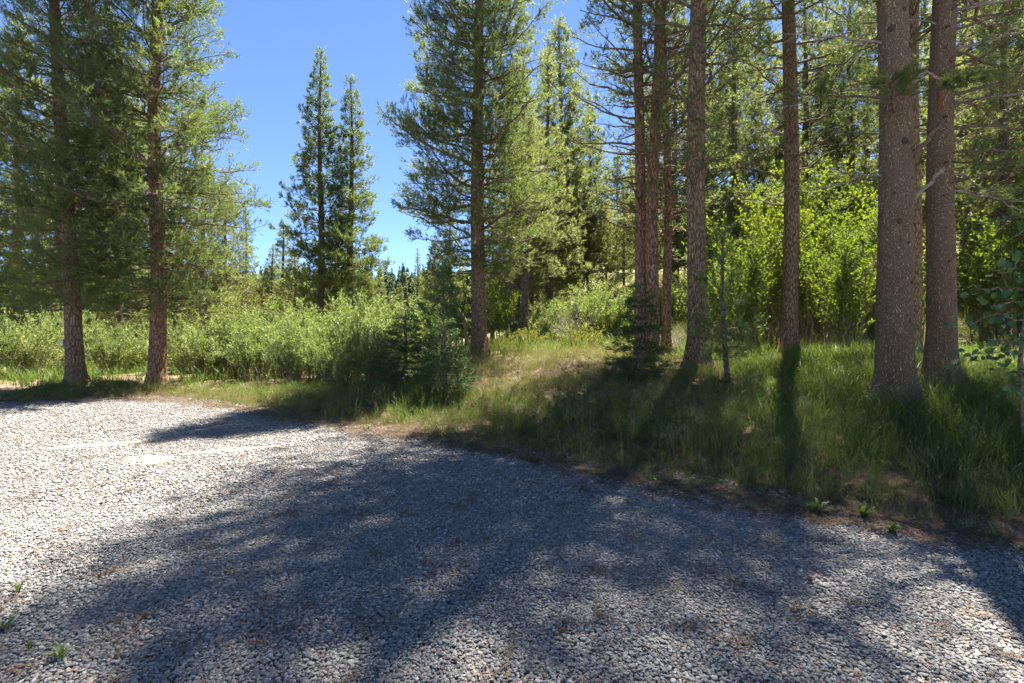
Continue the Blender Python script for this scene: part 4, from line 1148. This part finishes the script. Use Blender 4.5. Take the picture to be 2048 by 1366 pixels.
B = []
def litter_density(x, y, d):
    n = fbm(x * 1.2, y * 1.2, 0, 51)
    return np.clip((.8 * smooth(-.4, .3, d) * (1 - .35 * smooth(1.2, 3., d)) * (1 - .8 * smooth(5, 7, d))) * smooth(.28, .58, n + .16 * smooth(-.2, .3, d)) + .8 * bare_patch(x, y), 0, 1) + .02
r = np.random.default_rng(306)
x, y = jitter_grid(-12, 12, 1.7, 13, .062, r, .6)
k = np.abs(x) < 1.14 * y + 1.0
x, y = x[k], y[k]; d = edge_dist(x, y)
k = r.random(len(x)) < litter_density(x, y, d)
x, y, d = x[k], y[k], d[k]; n = len(x)
z = np.maximum(gz(x, y, d), 0) + np.where(d < .3, .022, .004)
scatter('pine_straw', np.c_[x, y, z], np.c_[np.zeros(n), np.zeros(n), r.uniform(0, 6.28, n)], np.repeat(r.uniform(.7, 1.3, n)[:, None], 3, 1), np.clip(.5 + r.normal(0, .2, n), 0, 1), r.integers(0, 4, n), l_src, 'fallen rust-brown pine needles along the gravel edge')

# ------------------------------------------------------------------ weeds in the gravel
def weed_leaf(L, W, curve, lobes, tint):
    k = 9; u = np.linspace(0, 1, k)
    w = W * np.sin(np.clip(u, .02, 1) ** .75 * PI) ** .8 * (1 + lobes * np.sin(u * 22)) + .002
    c = np.stack([np.zeros(k), L * u, curve[0] * L * u - curve[1] * L * u ** 2], -1)
    l = c + np.stack([-w / 2, np.zeros(k), .25 * w], -1); rr = c + np.stack([w / 2, np.zeros(k), .25 * w], -1)
    V = np.concatenate([l, c, rr]); i = np.arange(k - 1)
    return mesh_from('leaf', V, [np.stack([i, i + k, i + k + 1, i + 1], -1), np.stack([i + k, i + 2 * k, i + 2 * k + 1, i + k + 1], -1)], M['weed'], np.full(3 * k, tint), True)
wl_me = [weed_leaf(.11, .026, (.75, .6), .3, .5), weed_leaf(.10, .022, (.5, .4), .35, .3), weed_leaf(.12, .012, (1.1, .8), .1, .8), weed_leaf(.085, .024, (.9, .7), .25, .6)]
rw = random.Random(12)
weeds = [(1195, 958, 1.0, 9, 'broad-leaved weed in the gravel, furthest left of those at the fringe'), (1303, 962, 1.1, 9, 'low broad-leaved weed in the needle litter left of the sunlit gravel'), (1308, 990, .8, 7, 'small flat weed just in front of the low broad-leaved weed'),
         (1505, 1028, .8, 7, 'small tufted weed where litter meets gravel, mid right'), (1632, 1028, 1.25, 10, 'sunlit weed with toothed leaves at the gravel fringe'), (1728, 1040, 1.1, 9, 'toothed weed right of the sunlit one'), (1785, 1072, 1.15, 11, 'dark green rosette weed lying flat on the gravel'),
         (1985, 1080, 1.0, 8, 'thin weed near the right edge of the gravel'), (1968, 1108, .6, 6, 'tiny weed in the gravel near the right edge'), (1740, 1000, 1.4, 10, 'bright upright leafy weed under the thickest trunk'), (1900, 1010, 1.2, 9, 'pale weed in the litter right of the bright upright weed'),
         (935, 893, .9, 7, 'small weed at the left end of the shaded fringe'), (905, 885, .7, 6, 'tiny pale weed beside the small weed at the left fringe'), (1070, 925, 1.1, 9, 'green weed at the fringe below the mound'), (735, 862, .9, 8, 'dark weed at the corner of the gravel'),
         (120, 1338, .65, 9, 'grassy weed at the bottom left corner of the gravel'), (60, 1318, .5, 6, 'small weed beside the bottom left grassy weed'), (36, 1200, .7, 5, 'thin seedling in the sunlit gravel at far left'), (12, 1275, .9, 5, 'thin weed at the left edge of the gravel')]
for (u, v, s, n, lb) in weeds:
    Y = EYE * FPX / (v - HORIZON); X = (u - 1024) / FPX * Y
    for _ in range(4):
        Y = (EYE - float(gz(X, Y))) * FPX / (v - HORIZON); X = (u - 1024) / FPX * Y
    root = thing('weed', lb, 'weed', (X, Y, max(0, float(gz(X, Y))) + .012), rw.uniform(0, 6), 'weeds along the gravel fringe', s)
    me = wl_me[rw.randrange(4)]
    upr = rw.uniform(0, .5)
    n = int(n * 1.7)
    for q in range(n):
        a = q * 2.4 + rw.uniform(-.3, .3); sc = rw.uniform(.45, 1.25)
        obj('leaf', wl_me[2] if (v > 1180 or rw.random() < .25) else me, root, (.01 * math.cos(a), .01 * math.sin(a), 0), (rw.uniform(-.1, .5) + upr, 0, a), (sc, sc, sc))

# fallen branches on the bank
for q, (u, Y, L, a, lb) in enumerate([(1630, 12.0, 1.6, .1, 'fallen grey branch lying beside the straight brown trunk'), (1690, 11.6, 1.2, -.25, 'forked fallen branch in the grass left of the thickest trunk'), (1120, 12.6, 1.0, .5, 'thin fallen stick on the sunlit mound'), (1480, 9.2, .9, -.4, 'short fallen stick right of the thin sapling')]):
    x0, y0, z0 = at(u, Y)
    o = thing('fallen_branch', lb, 'branch', (x0, y0, z0 + .04), a, 'fallen branches on the bank')
    rs = np.random.default_rng(500 + q)
    zz = [float(gz(x0 + t * L * math.cos(a), y0 + t * L * math.sin(a))) - z0 for t in (0, .35, .7, 1)]
    fk = [(rs.uniform(.2, .9), unit(np.array([rs.normal(.5, .4), rs.normal(0, .6), abs(rs.normal(.15, .2))])), L * rs.uniform(.15, .35), .007) for _ in range(6)]
    m = stick([(0, 0, zz[0]), (L * .35, .03, zz[1] + .02), (L * .7, -.02, zz[2] + .03), (L, .02, zz[3] + .03)], .022, .007, 6, 'dead', 600 + q, fk)
    m.name = 'branch'
    obj('branch', m, o)

# pine cones lying on the gravel
A = Acc()
CV, CF = ico(1)
for q in range(46):
    t = q / 46; a = q * 2.4; rr = .021 * math.sin(PI * (.12 + .85 * t)) ** .7
    c = np.array([rr * math.cos(a), rr * math.sin(a), .065 * (t - .5)])
    A.add(CV * [.008, .008, .005] + c, CF)
A.add(CV * [.016, .016, .032], CF)
cone_me = A.mesh('pine_cone', M['cone'], True)
for (u, v, lb) in [(292, 1240, 'brown pine cone lying at the lower left of the gravel'), (1126, 1272, 'orange-brown pine cone in a sun fleck at bottom centre'), (1620, 1165, 'dark pine cone in the sunlit gravel at the right'), (915, 1088, 'small brown pine cone in the shaded gravel at centre'), (1255, 1010, 'dark pine cone near the left of the sun flecks')]:
    Y = EYE * FPX / (v - HORIZON)
    tag(obj('pine_cone', cone_me, None, ((u - 1024) / FPX * Y, Y, .026), (1.45, .2, u * .37), (.6, .6, .6)), lb, 'pine cone', 'pine cones on the gravel')

tri = sum(len(m.polygons) for m in bpy.data.meshes)
print('POLYS', tri, 'OBJECTS', len(scene.objects))
